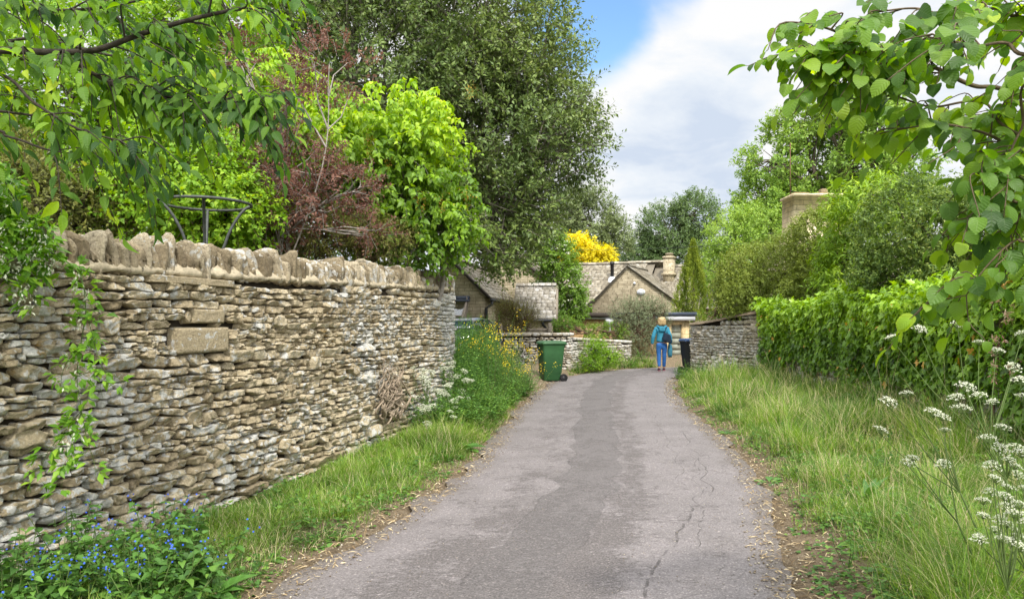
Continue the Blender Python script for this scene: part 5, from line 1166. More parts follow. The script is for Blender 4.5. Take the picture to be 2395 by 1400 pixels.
hedge('mixed_hedge', 'tall mottled dark hedge of small leathery leaves above the ivy', [LB(2130, 560, 12.6, 120, 130, .8), LB(2260, 560, 11.2, 130, 130, .8), LB(2370, 540, 10.4, 110, 150, .8), LB(2130, 640, 12.4, 130, 80, .7), LB(2300, 660, 10.8, 150, 60, .7)], 6000, 12, .17, .066, T_SIMPLE, G_VAR, 63, fine=False, spread=.8, up=.3, patch=1.3, tvar=.6)
tree('rambling_rose', 'rambling rose with pale pink blooms between conifer and clipped hedge', 'shrub', P(1690, 800, 22.2) * [1, 1, 0] + [0, 0, .1], [LB(1690, 680, 22.4, 32, 60, .5), LB(1735, 620, 22.4, 35, 30, .5), LB(1672, 720, 22.2, 22, 35, .4)], 520, 11, .3, .07, T_SIMPLE, G_MID, M_STEMRED, .03, 64, shell=.3, gap=.1, twigs=18, patch=2., extra=pinkies)
# ---------------------------------------------------------------- ivy on the right wall
rng = rng_(71)
iv = thing('ivy', 'thick bright green ivy draped over the right garden wall', 'ivy', (6.2, 12, .3)); mb = MB()
def wallpt(s, z, out): xy, t = fR(s); nr = -np.stack([t[:, 1], -t[:, 0]], 1); return np.stack([xy[:, 0] + nr[:, 0] * out, xy[:, 1] + nr[:, 1] * out, z], 1), nr
nI = 15500; s1 = sR_y(18.7); s0 = .3
s = s0 + (s1 - s0) * rng.random(nI); zt_ = np.array([ztR(q) for q in s]); zb_ = np.array([zbR(q) for q in s])
u_ = 1 - rng.random(nI) ** 1.25; lowlim = -.04 + .24 * fbm(np.stack([s, s * 0, s * 0], 1), .8, 3, 3) + .12 * smooth((s - 8) / 6)
z = zb_ + (zt_ + .10 - zb_) * (lowlim + (1 - lowlim) * u_)
ok = (fbm(np.stack([s, z, s * 0], 1), 2.2, 8, 3) > .50 - .34 * smooth((z - zb_ - .2) / .7)) & (s < s1 - .5 * rng.random(nI)); s, z, zt_, zb_ = s[ok], z[ok], zt_[ok], zb_[ok]
lump = fbm(np.stack([s, z, s * 0], 1), 1.6, 12, 2); hfr = (z - zb_) / (zt_ - zb_)
o = .04 + .34 * rng.random(len(s)) * lump * (.35 + .65 * smooth(hfr / .75)) + .10 * smooth((hfr - .5) / .4) * lump
pp, nr = wallpt(s, z, o); n3 = np.c_[nr, np.zeros(len(s))]
dd = norm(np.array([0, 0, -.8]) + n3 * .45 + rng.normal(0, .42, (len(s), 3))); nn = norm(n3 * .8 + np.array([0, 0, .65]) + rng.normal(0, .32, (len(s), 3)))
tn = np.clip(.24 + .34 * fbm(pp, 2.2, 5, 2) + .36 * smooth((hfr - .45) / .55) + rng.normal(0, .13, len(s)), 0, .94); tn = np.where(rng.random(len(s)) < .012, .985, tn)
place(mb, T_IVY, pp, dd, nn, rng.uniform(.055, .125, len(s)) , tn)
# over the top of the wall
nT = 3600; s = s0 + (s1 - s0) * rng.random(nT); zt_ = np.array([ztR(q) for q in s]); o = rng.uniform(-.45, .28, nT); pp, nr = wallpt(s, zt_ + .08 + .26 * rng.random(nT) * fbm(np.stack([s, o, s * 0], 1), 2.4, 3, 2) * 2, o); n3 = np.c_[nr, np.zeros(nT)]
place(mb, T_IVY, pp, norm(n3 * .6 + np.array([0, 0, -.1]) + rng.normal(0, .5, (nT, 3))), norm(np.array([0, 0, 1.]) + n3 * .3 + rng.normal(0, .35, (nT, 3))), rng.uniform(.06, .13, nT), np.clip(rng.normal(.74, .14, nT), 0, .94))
part(mb, 'foliage', G_IVY, iv)
M_IVYSTEM = plain('ivy_stem', (.22, .16, .10), .9, .15, .4, 30)
for k in range(60):
    tb = MB(); s_ = rng.uniform(.5, s1 - .6); zb1 = zbR(s_); pts = []
    for j in range(6): pts.append([s_ + rng.normal(0, .06), zb1 + (.02 + 1.5 * j / 5), .035 + .03 * rng.random()]); s_ += rng.normal(0, .07)
    c_ = curve(pts, 3); w, _ = wallpt(c_[:, 0], c_[:, 1], c_[:, 2]); tb.tube(w, np.linspace(rng.uniform(.006, .014), .003, len(w)), 5, rng.random()); part(tb, 'stem', M_IVYSTEM, iv, True)

# ---------------------------------------------------------------- grass verges
M_GRASS = leaf_mat('grass_blade', [(0, (.04, .092, .014)), (.35, (.09, .172, .022)), (.65, (.165, .265, .035)), (.84, (.25, .33, .065)), (.88, (.38, .34, .18)), (1, (.48, .41, .26))], .4, .5, .3)
BL = [blade_t(b) for b in (.15, .5, .95)]
def grass(name, xs, ys, h, wid, rng, dry=.1, tb=.45, lean=.38):
    mb = MB(); Nn = len(xs); nt_ = Nn // 26; tc = rng.integers(0, Nn, nt_); tk = rng.integers(0, nt_, Nn); tuft = rng.random(Nn) < .62
    tx, ty = xs[tc][tk], ys[tc][tk]; th_ = rng.uniform(.6, 1.35, nt_)[tk]; ttn = rng.normal(0, .16, nt_)[tk]; rr_ = .012 + .075 * rng.random(Nn); aa = rng.uniform(0, 6.283, Nn)
    xs = np.where(tuft, tx + rr_ * np.cos(aa), xs); ys = np.where(tuft, ty + rr_ * np.sin(aa), ys); h = np.where(tuft, h[tc][tk] * th_ * rng.uniform(.6, 1.1, Nn), h * .7); wid = np.where(tuft, wid[tc][tk], wid); z = gz(xs, ys) - .01; p = np.stack([xs, ys, z], 1); a = np.where(tuft, aa + rng.normal(0, .5, Nn), rng.uniform(0, 6.283, Nn))
    cl = fbm(p, 3.2, 21, 2); ln = lean * rng.random(Nn) ** .7 + .1
    d = np.stack([np.cos(a) * ln + (cl - .5) * .3, np.sin(a) * ln, np.ones(Nn)], 1); nr = np.stack([np.cos(a), np.sin(a), np.full(Nn, .3)], 1)
    t = np.clip(tb + (fbm(p, 1.3, 33, 2) - .5) * .8 + rng.normal(0, .13, Nn) + ttn * tuft, 0, .84); t = np.where(rng.random(Nn) < dry * (.4 + 1.6 * fbm(p, 1.1, 44, 2)), rng.uniform(.86, 1, Nn), t)
    k = rng.integers(0, 3, Nn)
    for j in range(3): q = k == j; place(mb, BL[j], p[q], d[q], -nr[q], h[q], t[q], wide=wid[q])
    return mb
# right verge
rng = rng_(72)
n0 = 150000; yy = 3.2 + (22 - 3.2) * rng.random(n0) ** 1.9; xr = np.interp(yy, RR[:, 1], RR[:, 0]); xw = np.interp(yy, cR[:60, 1], cR[:60, 0]); xx = xr + .02 + (xw - xr) * rng.random(n0)
sd, sid = road_sd(xx, yy); p3 = np.stack([xx, yy, xx * 0], 1); thin = fbm(p3, 1.5, 51, 3)
bare = .30 * smooth((6.0 - yy) / 1.2)
keep = (rng.random(n0) < np.clip((sd - .02 - bare * (.4 + thin)) / .55, 0, 1) * smooth((thin - .30 + .25 * np.clip(sd - bare, 0, 1)) / .2)) & (xx < xw - .06); xx, yy, sd = xx[keep], yy[keep], sd[keep]; thin = thin[keep]
h = (.08 + .20 * smooth(sd / .9) + .07 * smooth((sd - 1.4) / 1.2)) * (.25 + 3.2 * fbm(np.stack([xx, yy, 0 * xx], 1), 1.6, 61, 3) ** 2) * rng.uniform(.55, 1.3, len(xx)); w = rng.uniform(.0028, .0055, len(xx)) * (1 + np.clip((yy - 5) / 9, 0, 1.6))
tag(grass('grass', xx, yy, h, w, rng, .15, .37).build('grass', M_GRASS), kind='stuff')
# left verge
n0 = 90000; yy = 3.4 + (13 - 3.4) * rng.random(n0) ** 1.5; xl = np.interp(yy, RL[:, 1], RL[:, 0]); xw = np.interp(yy, cL[:80, 1], cL[:80, 0]); xx = xw + .04 + (xl - xw - .04) * rng.random(n0)
sd, sid = road_sd(xx, yy); thin = fbm(np.stack([xx, yy, xx * 0], 1), 1.9, 52, 3)
keep = (rng.random(n0) < np.clip((sd - .03) / .4, 0, 1) * (.35 + .65 * smooth((xx - xw) / .35)) * smooth((thin - .26 + .2 * np.clip(sd, 0, 1)) / .2)); xx, yy, sd = xx[keep], yy[keep], sd[keep]
h = (.055 + .10 * smooth(sd / .5) * smooth((xx - xw[keep]) / .4)) * (1 + 1.3 * smooth((yy - 7.5) / 3)) * (.5 + 1.0 * fbm(np.stack([xx, yy, 0 * xx], 1), 2.2, 62, 2)) * rng.uniform(.55, 1.3, len(xx)); w = rng.uniform(.0028, .0052, len(xx)) * (1 + np.clip((yy - 5) / 9, 0, 1))
tag(grass('grass', xx, yy, h, w, rng, .13, .38).build('grass', M_GRASS), kind='stuff')
# weedy bank beyond the wall end and around the driveway
n0 = 52000; xx = rng.uniform(-2.2, 1.2, n0); yy = rng.uniform(11.2, 18.2, n0); sd, sid = road_sd(xx, yy); xw = np.interp(yy, cL[:95, 1], cL[:95, 0])
keep = (sid < 0) & (rng.random(n0) < np.clip((sd - .02) / .35, 0, 1)) & (xx > np.where(yy < 13.0, xw + .08, -1.3 - (yy - 13) * .1)) & (yy < 17.3 + .6 * rng.random(n0)); xx, yy, sd = xx[keep], yy[keep], sd[keep]
h = (.10 + .26 * smooth(sd / .8)) * (.5 + 1.0 * fbm(np.stack([xx, yy, 0 * xx], 1), 1.5, 63, 2)) * rng.uniform(.5, 1.25, len(xx)); w = rng.uniform(.005, .008, len(xx))
tag(grass('grass', xx, yy, h, w, rng, .10, .42, .3).build('grass', M_GRASS), kind='stuff')
n0 = 22000; yy = rng.uniform(21.6, 28, n0); xx = rng.uniform(-1, 5.2, n0); sd, sid = road_sd(xx, yy); xw = np.interp(xx, cO[:, 0], cO[:, 1])
keep = (sid < 0) & (yy < xw - .08) & (sd > .05) & (sd < 1.6) & ((xx > 1.7)); xx, yy, sd = xx[keep], yy[keep], sd[keep]
h = .32 * rng.uniform(.4, 1.3, len(xx)); w = rng.uniform(.008, .014, len(xx))
tag(grass('grass', xx, yy, h, w, rng, .12, .5).build('grass', M_GRASS), kind='stuff')

# ---------------------------------------------------------------- leafy herbs
def herb(mb, sm, base, rng, h, n_stem, per, size, T, spread=.3, tip=None, tint=.4, r=.004, droop=.3):
    tips = []
    for k in range(n_stem):
        a = rng.uniform(0, 6.28); ln = rng.uniform(.15, 1) * spread; b = np.array(base) + np.array([math.cos(a), math.sin(a), 0]) * ln * .25
        hh = h * rng.uniform(.55, 1.1); t = b + np.array([math.cos(a) * ln, math.sin(a) * ln, hh]); m_ = (b + t) / 2 + rng.normal(0, .03, 3); c_ = curve([b, m_, t], 4); sm.tube(c_, np.linspace(r, r * .5, len(c_)), 4, rng.random(), cap=False)
        u_ = np.sort(rng.random(per)) ** .8; q = np.stack([np.interp(u_ * (len(c_) - 1), np.arange(len(c_)), c_[:, j]) for j in range(3)], 1)
        ang = np.arange(per) * 2.4 + k; d = np.stack([np.cos(ang), np.sin(ang), rng.uniform(-.2, .6, per)], 1)
        place(mb, T, q, d, np.array([0, 0, 1.]) + rng.normal(0, .3, (per, 3)), size * rng.uniform(.6, 1.2, per) * (1.15 - .6 * u_), np.clip(tint + rng.normal(0, .16, per), 0, 1)); tips.append(t)
    return tips
G_HERB = leaf_mat('herb_leaf', [(0, (.03, .075, .018)), (.5, (.075, .165, .03)), (1, (.17, .29, .045))], .3, .5, .3)

def blue_flowers(mb, tips, rng, n=9, r=.03, s=.0075):
    for t in tips:
        for c in np.asarray(t) + rng.normal(0, 1, (n, 3)) * [r, r, r * .8]:
            a = np.arange(5) * 1.2566 + rng.random(); nx = norm(rng.normal(0, .5, 3) + [.25, -.7, .6]); e1 = norm(np.cross(nx, [0, 0, 1.])); e2 = np.cross(nx, e1)
            d = np.cos(a)[:, None] * e1 + np.sin(a)[:, None] * e2; place(mb, T_BROAD, np.repeat(c[None], 5, 0), d, np.repeat(nx[None], 5, 0), s, rng.random(5))
rng = rng_(73); alk = [(-2.62, 4.12, 'in the bottom left corner at the wall foot'), (-2.34, 4.42, 'below the big pale stones of the wall foot'), (-2.80, 4.0, 'against the wall at the left frame edge'), (-1.95, 4.36, 'closest to the dock leaves at lower left'), (-2.24, 4.15, 'in the middle of the lower left patch'), (-2.45, 3.85, 'at the lower frame edge left of the patch'), (-1.98, 4.02, 'at the lower frame edge below the dock'), (-2.70, 4.55, 'growing tallest against the near wall foot'), (-2.2, 4.72, 'furthest along the wall foot')]
for i, (x, y, wh) in enumerate(alk):
    a_ = thing('alkanet_plant', 'alkanet with tiny blue flowers ' + wh, 'flowering plant', (x, y, gz1(x, y)), 'blue flowered alkanet along the wall foot')
    mb, sm, fm = MB(), MB(), MB(); tips = herb(mb, sm, a_.location, rng, .40 + .1 * (i > 6), 22, 15, .088, T_HEART, .30, tint=.42); blue_flowers(fm, [t for t in tips if rng.random() < .4], rng, 4)
    part(sm, 'stem', M_STEM, a_); part(mb, 'foliage', G_HERB, a_); part(fm, 'blossom', G_PETALB, a_)
# docks
def dock(x, y, label, n, s, up, sd_, T=T_DOCK):
    rg = rng_(sd_); b = gz1(x, y); mb = MB(); a = np.arange(n) * 2.4 + rg.random(); p = np.tile([x, y, b], (n, 1)) + np.c_[np.cos(a) * .03, np.sin(a) * .03, np.zeros(n)]
    d = np.c_[np.cos(a), np.sin(a), rg.uniform(.3, 1.1, n) * up]; place(mb, T, p, d, np.tile([0, 0, 1.], (n, 1)) + np.c_[np.cos(a), np.sin(a), np.zeros(n)] * -.6 + rg.normal(0, .15, (n, 3)), s * rg.uniform(.65, 1.1, n), np.clip(rg.normal(.45, .2, n), 0, 1))
    o = mb.build('dock_plant', G_DOCK); tag(o, label, 'weed', 'broad leaved docks and plantains on the verges')
G_DOCK = leaf_mat('dock_leaf', [(0, (.03, .085, .018)), (.5, (.07, .165, .028)), (1, (.14, .26, .045))], .3, .42, .4, vein=30)
dock(-1.80, 4.32, 'large dock with broad leaves at lower left beside the blue flowers', 12, .26, .9, 1)
dock(-1.70, 5.0, 'small dock in the short grass just beyond the blue flowers', 8, .13, .6, 2)
dock(-1.0, 7.6, 'flat rosette at the left road edge halfway along the tall wall', 8, .14, .6, 3, T_LONG)
dock(-.62, 9.2, 'dock with big leaves under the cow parsley at the left road edge', 12, .24, 1., 4)
dock(3.05, 6.25, 'dark narrow leaved dock in the middle of the right verge', 15, .34, 1.3, 5, T_LONG)
dock(2.45, 5.05, 'flat plantain on the bare soil beside the right road edge', 9, .15, .35, 6)
dock(2.3, 4.5, 'smaller plantain in front of the flat one on bare soil at the right', 8, .12, .35, 7)
dock(2.62, 7.4, 'clump of broad leaves at the right verge beside the road edge grit', 9, .16, .6, 8)
dock(3.12, 10.5, 'far small dock on the right verge below the ivy', 9, .18, .7, 9)

# ---------------------------------------------------------------- cow parsley
def umbel(fm, sm, c, ax, Ru, rng, nu=16, pet=11):
    ax = norm(np.asarray(ax, float)); e1 = norm(np.cross(ax, [.1, 1, .2])); e2 = np.cross(ax, e1)
    k = np.arange(nu); r = Ru * np.sqrt((k + .4) / nu); a = k * 2.39996
    q = c + e1 * (r * np.cos(a))[:, None] + e2 * (r * np.sin(a))[:, None] + ax * (Ru * .42 - r ** 2 / Ru * .42)[:, None]
    b = c - ax * Ru * .55; tw = np.stack([np.repeat(b[None], nu, 0), (b + q) / 2 + ax * -.05 * Ru, q], 1); v, f = tubes(tw, np.full((nu, 3), .0011), 3); sm.add(v, f, .6)
    ur = Ru * .235; o = rng.normal(0, 1, (nu, pet, 3)); o = norm(o) * rng.random((nu, pet, 1)) ** .5; pp = q[:, None] + (o - (o * ax).sum(2, keepdims=True) * ax * .6) * ur
    m_ = nu * pet; place(fm, T_BROAD, pp.reshape(-1, 3), rdir(rng, m_) + np.asarray(ax) * .2, np.tile(ax, (m_, 1)) + rng.normal(0, .5, (m_, 3)), rng.uniform(.45, .85, m_) * ur, rng.random(m_))
G_FERN = leaf_mat('parsley_leaf', [(0, (.05, .115, .02)), (.5, (.11, .21, .03)), (1, (.20, .32, .05))], .35, .5, .25)
def parsley(label, base, heads, seed, Ru=.035, leaf=True, sides=1, scale=1.):
    rg = rng_(seed); pl_ = thing('cow_parsley', label, 'flowering plant', base, 'cow parsley with white umbels on the verges'); sm = MB(); base = np.array(base, float); hd = np.array(heads); top = hd.mean(0); hd = np.array(heads); fork = base + (top - base) * .55 + rg.normal(0, .03, 3)
    st = curve([base, base * .5 + fork * .5 + rg.normal(0, .02, 3), fork], 5); sm.tube(st, np.linspace(.0065, .0045, len(st)) * scale, 6)
    fms = []
    for h_ in hd:
        m_ = fork * .45 + h_ * .55 + np.array([0, 0, -.04]) + rg.normal(0, .02, 3); c_ = curve([fork, m_, h_ - np.array([0, 0, Ru * .5])], 5); sm.tube(c_, np.linspace(.0042, .0018, len(c_)) * scale, 5, cap=False)
        fm = MB(); umbel(fm, sm, h_, norm(rg.normal(0, .25, 3) + [0, -.25, 1.]), Ru * rg.uniform(.75, 1.2), rg); fms.append(fm)
    part(sm, 'stem', M_STEM, pl_, True)
    for fm in fms: part(fm, 'flower_head', G_PETALW, pl_)
    if leaf:
        mb = MB()
        for k in range(7):
            u_ = rg.uniform(.1, .9); b = base + (fork - base) * u_; a = rg.uniform(0, 6.28); d = np.array([math.cos(a), math.sin(a), .35]); L = .30 * (1.1 - .5 * u_)
            for j in range(9):
                t = (j + 1.5) / 10; c = b + d * L * t + [0, 0, -.35 * L * t * t]; sdv = np.array([-d[1], d[0], 0])
                for sg in (-1, 1):
                    l = L * .42 * (1 - t * .8); m_ = 7; uu = np.linspace(.1, 1, m_); q = c + (sdv * sg + d * .5) * (l * uu)[:, None]
                    place(mb, T_NARROW, q, (sdv * sg * .6 + d) + rg.normal(0, .5, (m_, 3)), np.array([0, 0, 1.]) + rg.normal(0, .25, (m_, 3)), l * .38 * (1.1 - .5 * uu), np.clip(rg.normal(.5, .2, m_), 0, 1))
        part(mb, 'foliage', G_FERN, pl_)
def HP(lst, Y, rg): return [P(x, y, Y + rg.uniform(-.12, .12)) for x, y in lst]
rg = rng_(74)
def gb_(x, y): return (x, y, gz1(x, y))
parsley('tall cow parsley arching over the right verge with umbels against the ivy', gb_(2.75, 4.1), HP([(2078, 940), (2120, 920), (2185, 965), (2205, 975), (2235, 930), (2060, 1005)], 4.2, rg), 80, .048, True)
parsley('cow parsley whose two low umbels lean furthest towards the lane', gb_(2.62, 3.95), HP([(2135, 1070), (2125, 1082), (2205, 1085), (2210, 1005)], 4.0, rg), 81, .036)
parsley('cow parsley with umbels clustered before the bare stones of the right wall', gb_(2.95, 4.3), HP([(2260, 905), (2290, 925), (2250, 955), (2320, 940), (2345, 1000), (2310, 1025), (2395, 930), (2375, 1045), (2390, 890)], 4.2, rg), 82, .048)
parsley('cow parsley at the right frame edge in front of the ivy with its tallest umbels', gb_(3.1, 4.35), HP([(2090, 790), (2150, 770), (2240, 760), (2330, 820), (2370, 860), (2290, 800), (2390, 780)], 4.5, rg), 83, .046)
parsley('dense cow parsley low in the right corner with many white umbels', gb_(2.35, 3.3), HP([(2330, 1120), (2380, 1110), (2350, 1160), (2300, 1170), (2385, 1180), (2340, 1215), (2375, 1240), (2345, 1260), (2320, 1090), (2395, 1140), (2360, 1140), (2318, 1150), (2392, 1205), (2352, 1185), (2368, 1265), (2330, 1240), (2300, 1205)], 3.35, rg), 84, .036)
parsley('lowest cow parsley in the right corner beside the tall dark grass', gb_(2.42, 3.45), HP([(2360, 1075), (2390, 1060), (2370, 1200), (2390, 1280), (2400, 1220), (2290, 1260), (2340, 1050), (2375, 1090), (2385, 1255), (2355, 1225)], 3.4, rg), 85, .036)
lab = ['cow parsley against the foot of the tall wall by the dead ivy', 'cow parsley in front of the left wall bend, nearest the lane', 'cow parsley highest up the bend of the tall wall', 'cow parsley half hidden in grass below the wall bend', 'cow parsley with sparse heads behind the white clump at left', 'small cow parsley where the tall wall turns away']
hh = [[(965, 862), (985, 885), (1000, 905), (990, 870), (975, 930), (1010, 880)], [(1020, 915), (1045, 925), (1060, 940), (1005, 995), (1050, 900), (1030, 950), (1075, 930)], [(1020, 845), (1045, 850), (1035, 870), (1010, 860), (1050, 875), (1028, 835)], [(990, 960), (1010, 950), (1060, 975), (1000, 990)], [(1080, 915), (1090, 890), (1070, 880), (1055, 860)], [(1000, 845), (1030, 890), (1045, 905), (1055, 890), (1022, 880)]]
bs = [(-1.20, 10.6), (-.85, 10.8), (-.85, 11.9), (-1.0, 10.2), (-.65, 11.6), (-.9, 12.3)]
for l_, h_, b_ in zip(lab, hh, bs): parsley(l_, gb_(*b_), HP(h_ + [(x_ + rg.uniform(-16, 16), y_ + rg.uniform(-14, 14)) for x_, y_ in h_], b_[1] - .05, rg), int(b_[1] * 100), .066, True, scale=1.2)

# ---------------------------------------------------------------- weeds on the left bank
rng = rng_(75)
wl = [(-.35, 13.4, 1.45, 'leaning from the wall end'), (-.55, 14.4, 1.55, 'in front of the parked car'), (.0, 14.8, 1.1, 'in the middle of the flowery bank'), (.28, 15.7, .95, 'at the roadside end of the bank'), (-.3, 16.2, 1.2, 'at the back of the bank beside the car bonnet')]
for i, (x, y, hh_, wh) in enumerate(wl):
    a_ = thing('ragwort', 'tall weed with small yellow flowers ' + wh, 'flowering plant', (x, y, gz1(x, y)), 'yellow flowered weeds on the left bank')
    mb, sm, fm = MB(), MB(), MB(); tips = herb(mb, sm, a_.location, rng, hh_, 26, 20, .085, T_LONG, .55, tint=.5)
    for t in tips:
        if rng.random() < .75: n_ = 9; place(fm, T_BROAD, t + rng.normal(0, 1, (n_, 3)) * [.05, .05, .05], rdir(rng, n_), np.array([0, -.5, 1.]) + rng.normal(0, .4, (n_, 3)), rng.uniform(.018, .034, n_), rng.random(n_))
    part(sm, 'stem', M_STEM, a_); part(mb, 'foliage', G_HERB, a_); part(fm, 'blossom', G_PETALY, a_)
mb = MB(); sm = MB()
for k in range(400):
    x, y = rng.uniform(-1.25, .75), rng.uniform(11.6, 17.4)
    if k > 330: y = rng.uniform(10.3, 12.0); x = np.interp(y, cL[:95, 1], cL[:95, 0]) + rng.uniform(.1, .8)
    sd, sid = road_sd(x, y)
    if sd[0] < .18 or (y < 13.3 and x < np.interp(y, cL[:95, 1], cL[:95, 0]) + .12): continue
    herb(mb, sm, (x, y, gz1(x, y)), rng, (.25 + (.75 + .42 * float(smooth(np.array((-.1 - x) / .5)))) * (1 if k <= 330 else .28) * min(1, (sd[0] - .1) / .8)) * rng.uniform(.7, 1.1), 8, 20, .08, T_SIMPLE, .28, tint=rng.uniform(.3, .75))
mb.add(np.concatenate(sm.v), sm.f, .3); o = mb.build('undergrowth', G_HERB); tag(o, kind='stuff')
mb = MB(); sm = MB()
for k in range(90):                                                  # low herbs under the low wall and against the garden walls
    y = rng.uniform(22.0, 26.4); x = rng.uniform(1.7, 4.9)
    if y > np.interp(x, cO[:, 0], cO[:, 1]) - .15: continue
    sd, sid = road_sd(x, y)
    if sid[0] > 0 or sd[0] < .1: continue
    herb(mb, sm, (x, y, gz1(x, y)), rng, .5 * rng.uniform(.5, 1.2), 7, 14, .08, T_SIMPLE, .3, tint=rng.uniform(.4, .9))
for k in range(150):
    y = 3.6 + 14 * rng.random() ** 1.4; x = np.interp(y, RR[:, 1], RR[:, 0]) + rng.uniform(.2, 2.2); herb(mb, sm, (x, y, gz1(x, y)), rng, .24 * rng.uniform(.5, 1.3), 5, 11, .055, (T_SIMPLE, T_LONG, T_HEART)[k % 3], .16, tint=rng.uniform(.25, .7), r=.0025)
for k in range(90):
    y = rng.uniform(5.5, 21); x = np.interp(y, cR[:60, 1], cR[:60, 0]) - rng.uniform(.12, .7); herb(mb, sm, (x, y, gz1(x, y)), rng, .35 * rng.uniform(.5, 1.2), 5, 12, .06, T_SIMPLE, .25, tint=rng.uniform(.3, .8))
for k in range(26):
    y = rng.uniform(19.5, 21.2); x = 5.25 - (21.4 - y) * .1 + rng.uniform(-.55, .2); herb(mb, sm, (x, y, gz1(x, y)), rng, .5 * rng.uniform(.5, 1.2), 5, 12, .06, T_SIMPLE, .2, tint=rng.uniform(.3, .8))
mb.add(np.concatenate(sm.v), sm.f, .3); o = mb.build('undergrowth', G_HERB); tag(o, kind='stuff')

# longer soft grass low on the right, and small leaves at the feet of the grass
rng = rng_(76); n_ = 14000; x = rng.uniform(2.0, 4.2, n_); y = rng.uniform(3.1, 5.6, n_); sd, _ = road_sd(x, y); k = rng.random(n_) < smooth((sd - .35) / .6) * smooth((5.6 - y) / 1.); x, y = x[k], y[k]
tag(grass('grass', x, y, .40 * rng.uniform(.5, 1.3, len(x)), rng.uniform(.0022, .004, len(x)), rng, .08, .34, .45).build('grass', M_GRASS), kind='stuff')
mb = MB()
for (lo, hi, cnt, sd_) in (((-2.9, 3.6), (0., 12.5), 7000, 1), ((1.8, 3.4), (6.2, 17), 11000, 2)):
    x = rng.uniform(lo[0], hi[0], cnt); y = lo[1] + (hi[1] - lo[1]) * rng.random(cnt) ** 1.5; s_, si = road_sd(x, y); q = np.stack([x, y, 0 * x], 1)
    k = (s_ > .05) & (si == (-1 if sd_ == 1 else 1)) & (fbm(q, 2.6, 90 + sd_, 3) > .50) & ((x > np.interp(y, cL[:90, 1], cL[:90, 0]) + .05) if sd_ == 1 else (x < np.interp(y, cR[:60, 1], cR[:60, 0]) - .05)); x, y, s_ = x[k], y[k], s_[k]
    for r_ in range(3):
        a = rng.uniform(0, 6.28, len(x)); p = np.stack([x + .015 * np.cos(a), y + .015 * np.sin(a), gz(x, y) + rng.uniform(.01, .09, len(x)) * smooth(s_ / .5)], 1)
        place(mb, T_BROAD, p, np.stack([np.cos(a), np.sin(a), rng.uniform(.1, .8, len(x))], 1), np.array([0, 0, 1.]) + rng.normal(0, .2, (len(x), 3)), rng.uniform(.02, .055, len(x)), np.clip(rng.normal(.45, .22, len(x)), 0, 1))
tag(mb.build('ground_cover', G_HERB), kind='stuff')
mb = MB(); n_ = 420; y = 3.4 + 13 * rng.random(n_) ** 1.3; xa = np.interp(y, RR[:, 1], RR[:, 0]); x = xa + rng.uniform(.35, 2.6, n_); z = gz(x, y); hh_ = rng.uniform(.3, .62, n_); ln = rng.normal(0, .14, (n_, 2))
p0 = np.stack([x, y, z], 1); p2 = p0 + np.c_[ln, hh_]; p1 = (p0 + p2) / 2 + np.c_[-ln * .2, hh_ * 0]; v, f = tubes(np.stack([p0, p1, p2], 1), np.full((n_, 3), .0011), 3); mb.add(v, f, .9)
for k in range(7): place(mb, T_NARROW, p2 - np.c_[ln * .1, np.full(n_, .012 * k)], np.c_[rng.normal(0, .5, (n_, 2)), np.full(n_, 1.)], rdir(rng, n_), rng.uniform(.012, .026, n_), rng.uniform(.82, 1, n_))
tag(mb.build('seeding_grass', M_GRASS), kind='stuff')

# ---------------------------------------------------------------- foreground cherry branches, upper left
def branchwork(root, mains, n_tw, tl, per, size, T, mat, bark, rng, r0, gravity, tw_up, tint_fn, flat, lean, bud=0):
    bm, lm = MB(), MB(); A = []
    for pts, r, w in mains:
        c = curve(pts, 8); bm.tube(c, np.linspace(r, r * .35, len(c)), 8, rng.random())
        A.append((c, r, w))
    tot = sum(w for *_, w in A)
    for c, r, w in A:
        L = np.r_[0, np.cumsum(np.linalg.norm(np.diff(c, axis=0), axis=1))]
        nk = int(n_tw * w / tot)
        for k in range(nk):
            u_ = (1 if k < 2 else rng.uniform(.12, 1)) * L[-1]; b = np.array([np.interp(u_, L, c[:, j]) for j in range(3)]); i = min(np.searchsorted(L, u_), len(c) - 1); t = norm(c[i] - c[i - 1])
            sd_ = norm(np.cross(t, rdir(rng, 1)[0])); sd_[2] *= flat; d = norm(t * lean + norm(sd_) + np.array([0, 0, tw_up])); l = tl * rng.uniform(.4, 1.2)
            q = [b, b + d * l * .5 + rng.normal(0, .02, 3), b + d * l + np.array([0, 0, -gravity * l])]; cc = curve(q, 4); bm.tube(cc, np.linspace(min(r * .4, .0055), .0016, len(cc)), 5, rng.random(), cap=False)
            n_ = max(3, int(per * l / tl * rng.uniform(.8, 1.2))); uu = np.linspace(.12, 1, n_); pp = np.stack([np.interp(uu * (len(cc) - 1), np.arange(len(cc)), cc[:, j]) for j in range(3)], 1)
            sgn = np.where(np.arange(n_) % 2, 1, -1); x = norm(np.cross(d, [0, 0, 1.])); ld = x * sgn[:, None] * .75 + d * .5 + np.array([0, 0, -gravity * 1.7]) + rng.normal(0, .28, (n_, 3)); ld[-1] = d + [0, 0, -gravity * 1.2]
            nn = np.array([0, 0, 1.]) + d * .2 + np.array([0, -.35, 0]) + rng.normal(0, .33, (n_, 3)); pe_ = norm(ld) * size * .16
            st = np.stack([pp, pp + pe_], 1); v, f = tubes(np.stack([pp, pp + pe_ * .5, pp + pe_], 1), np.full((n_, 3), .0011), 3); bm.add(v, f, .6)
            place(lm, T, pp + pe_, ld, nn, size * rng.uniform(.5, 1.2, n_), np.clip(tint_fn(pp) + rng.normal(0, .17, n_), 0, 1))
    part(bm, 'branch', bark, root, True); part(lm, 'foliage', mat, root)
rng = rng_(90); Y0 = 3.5
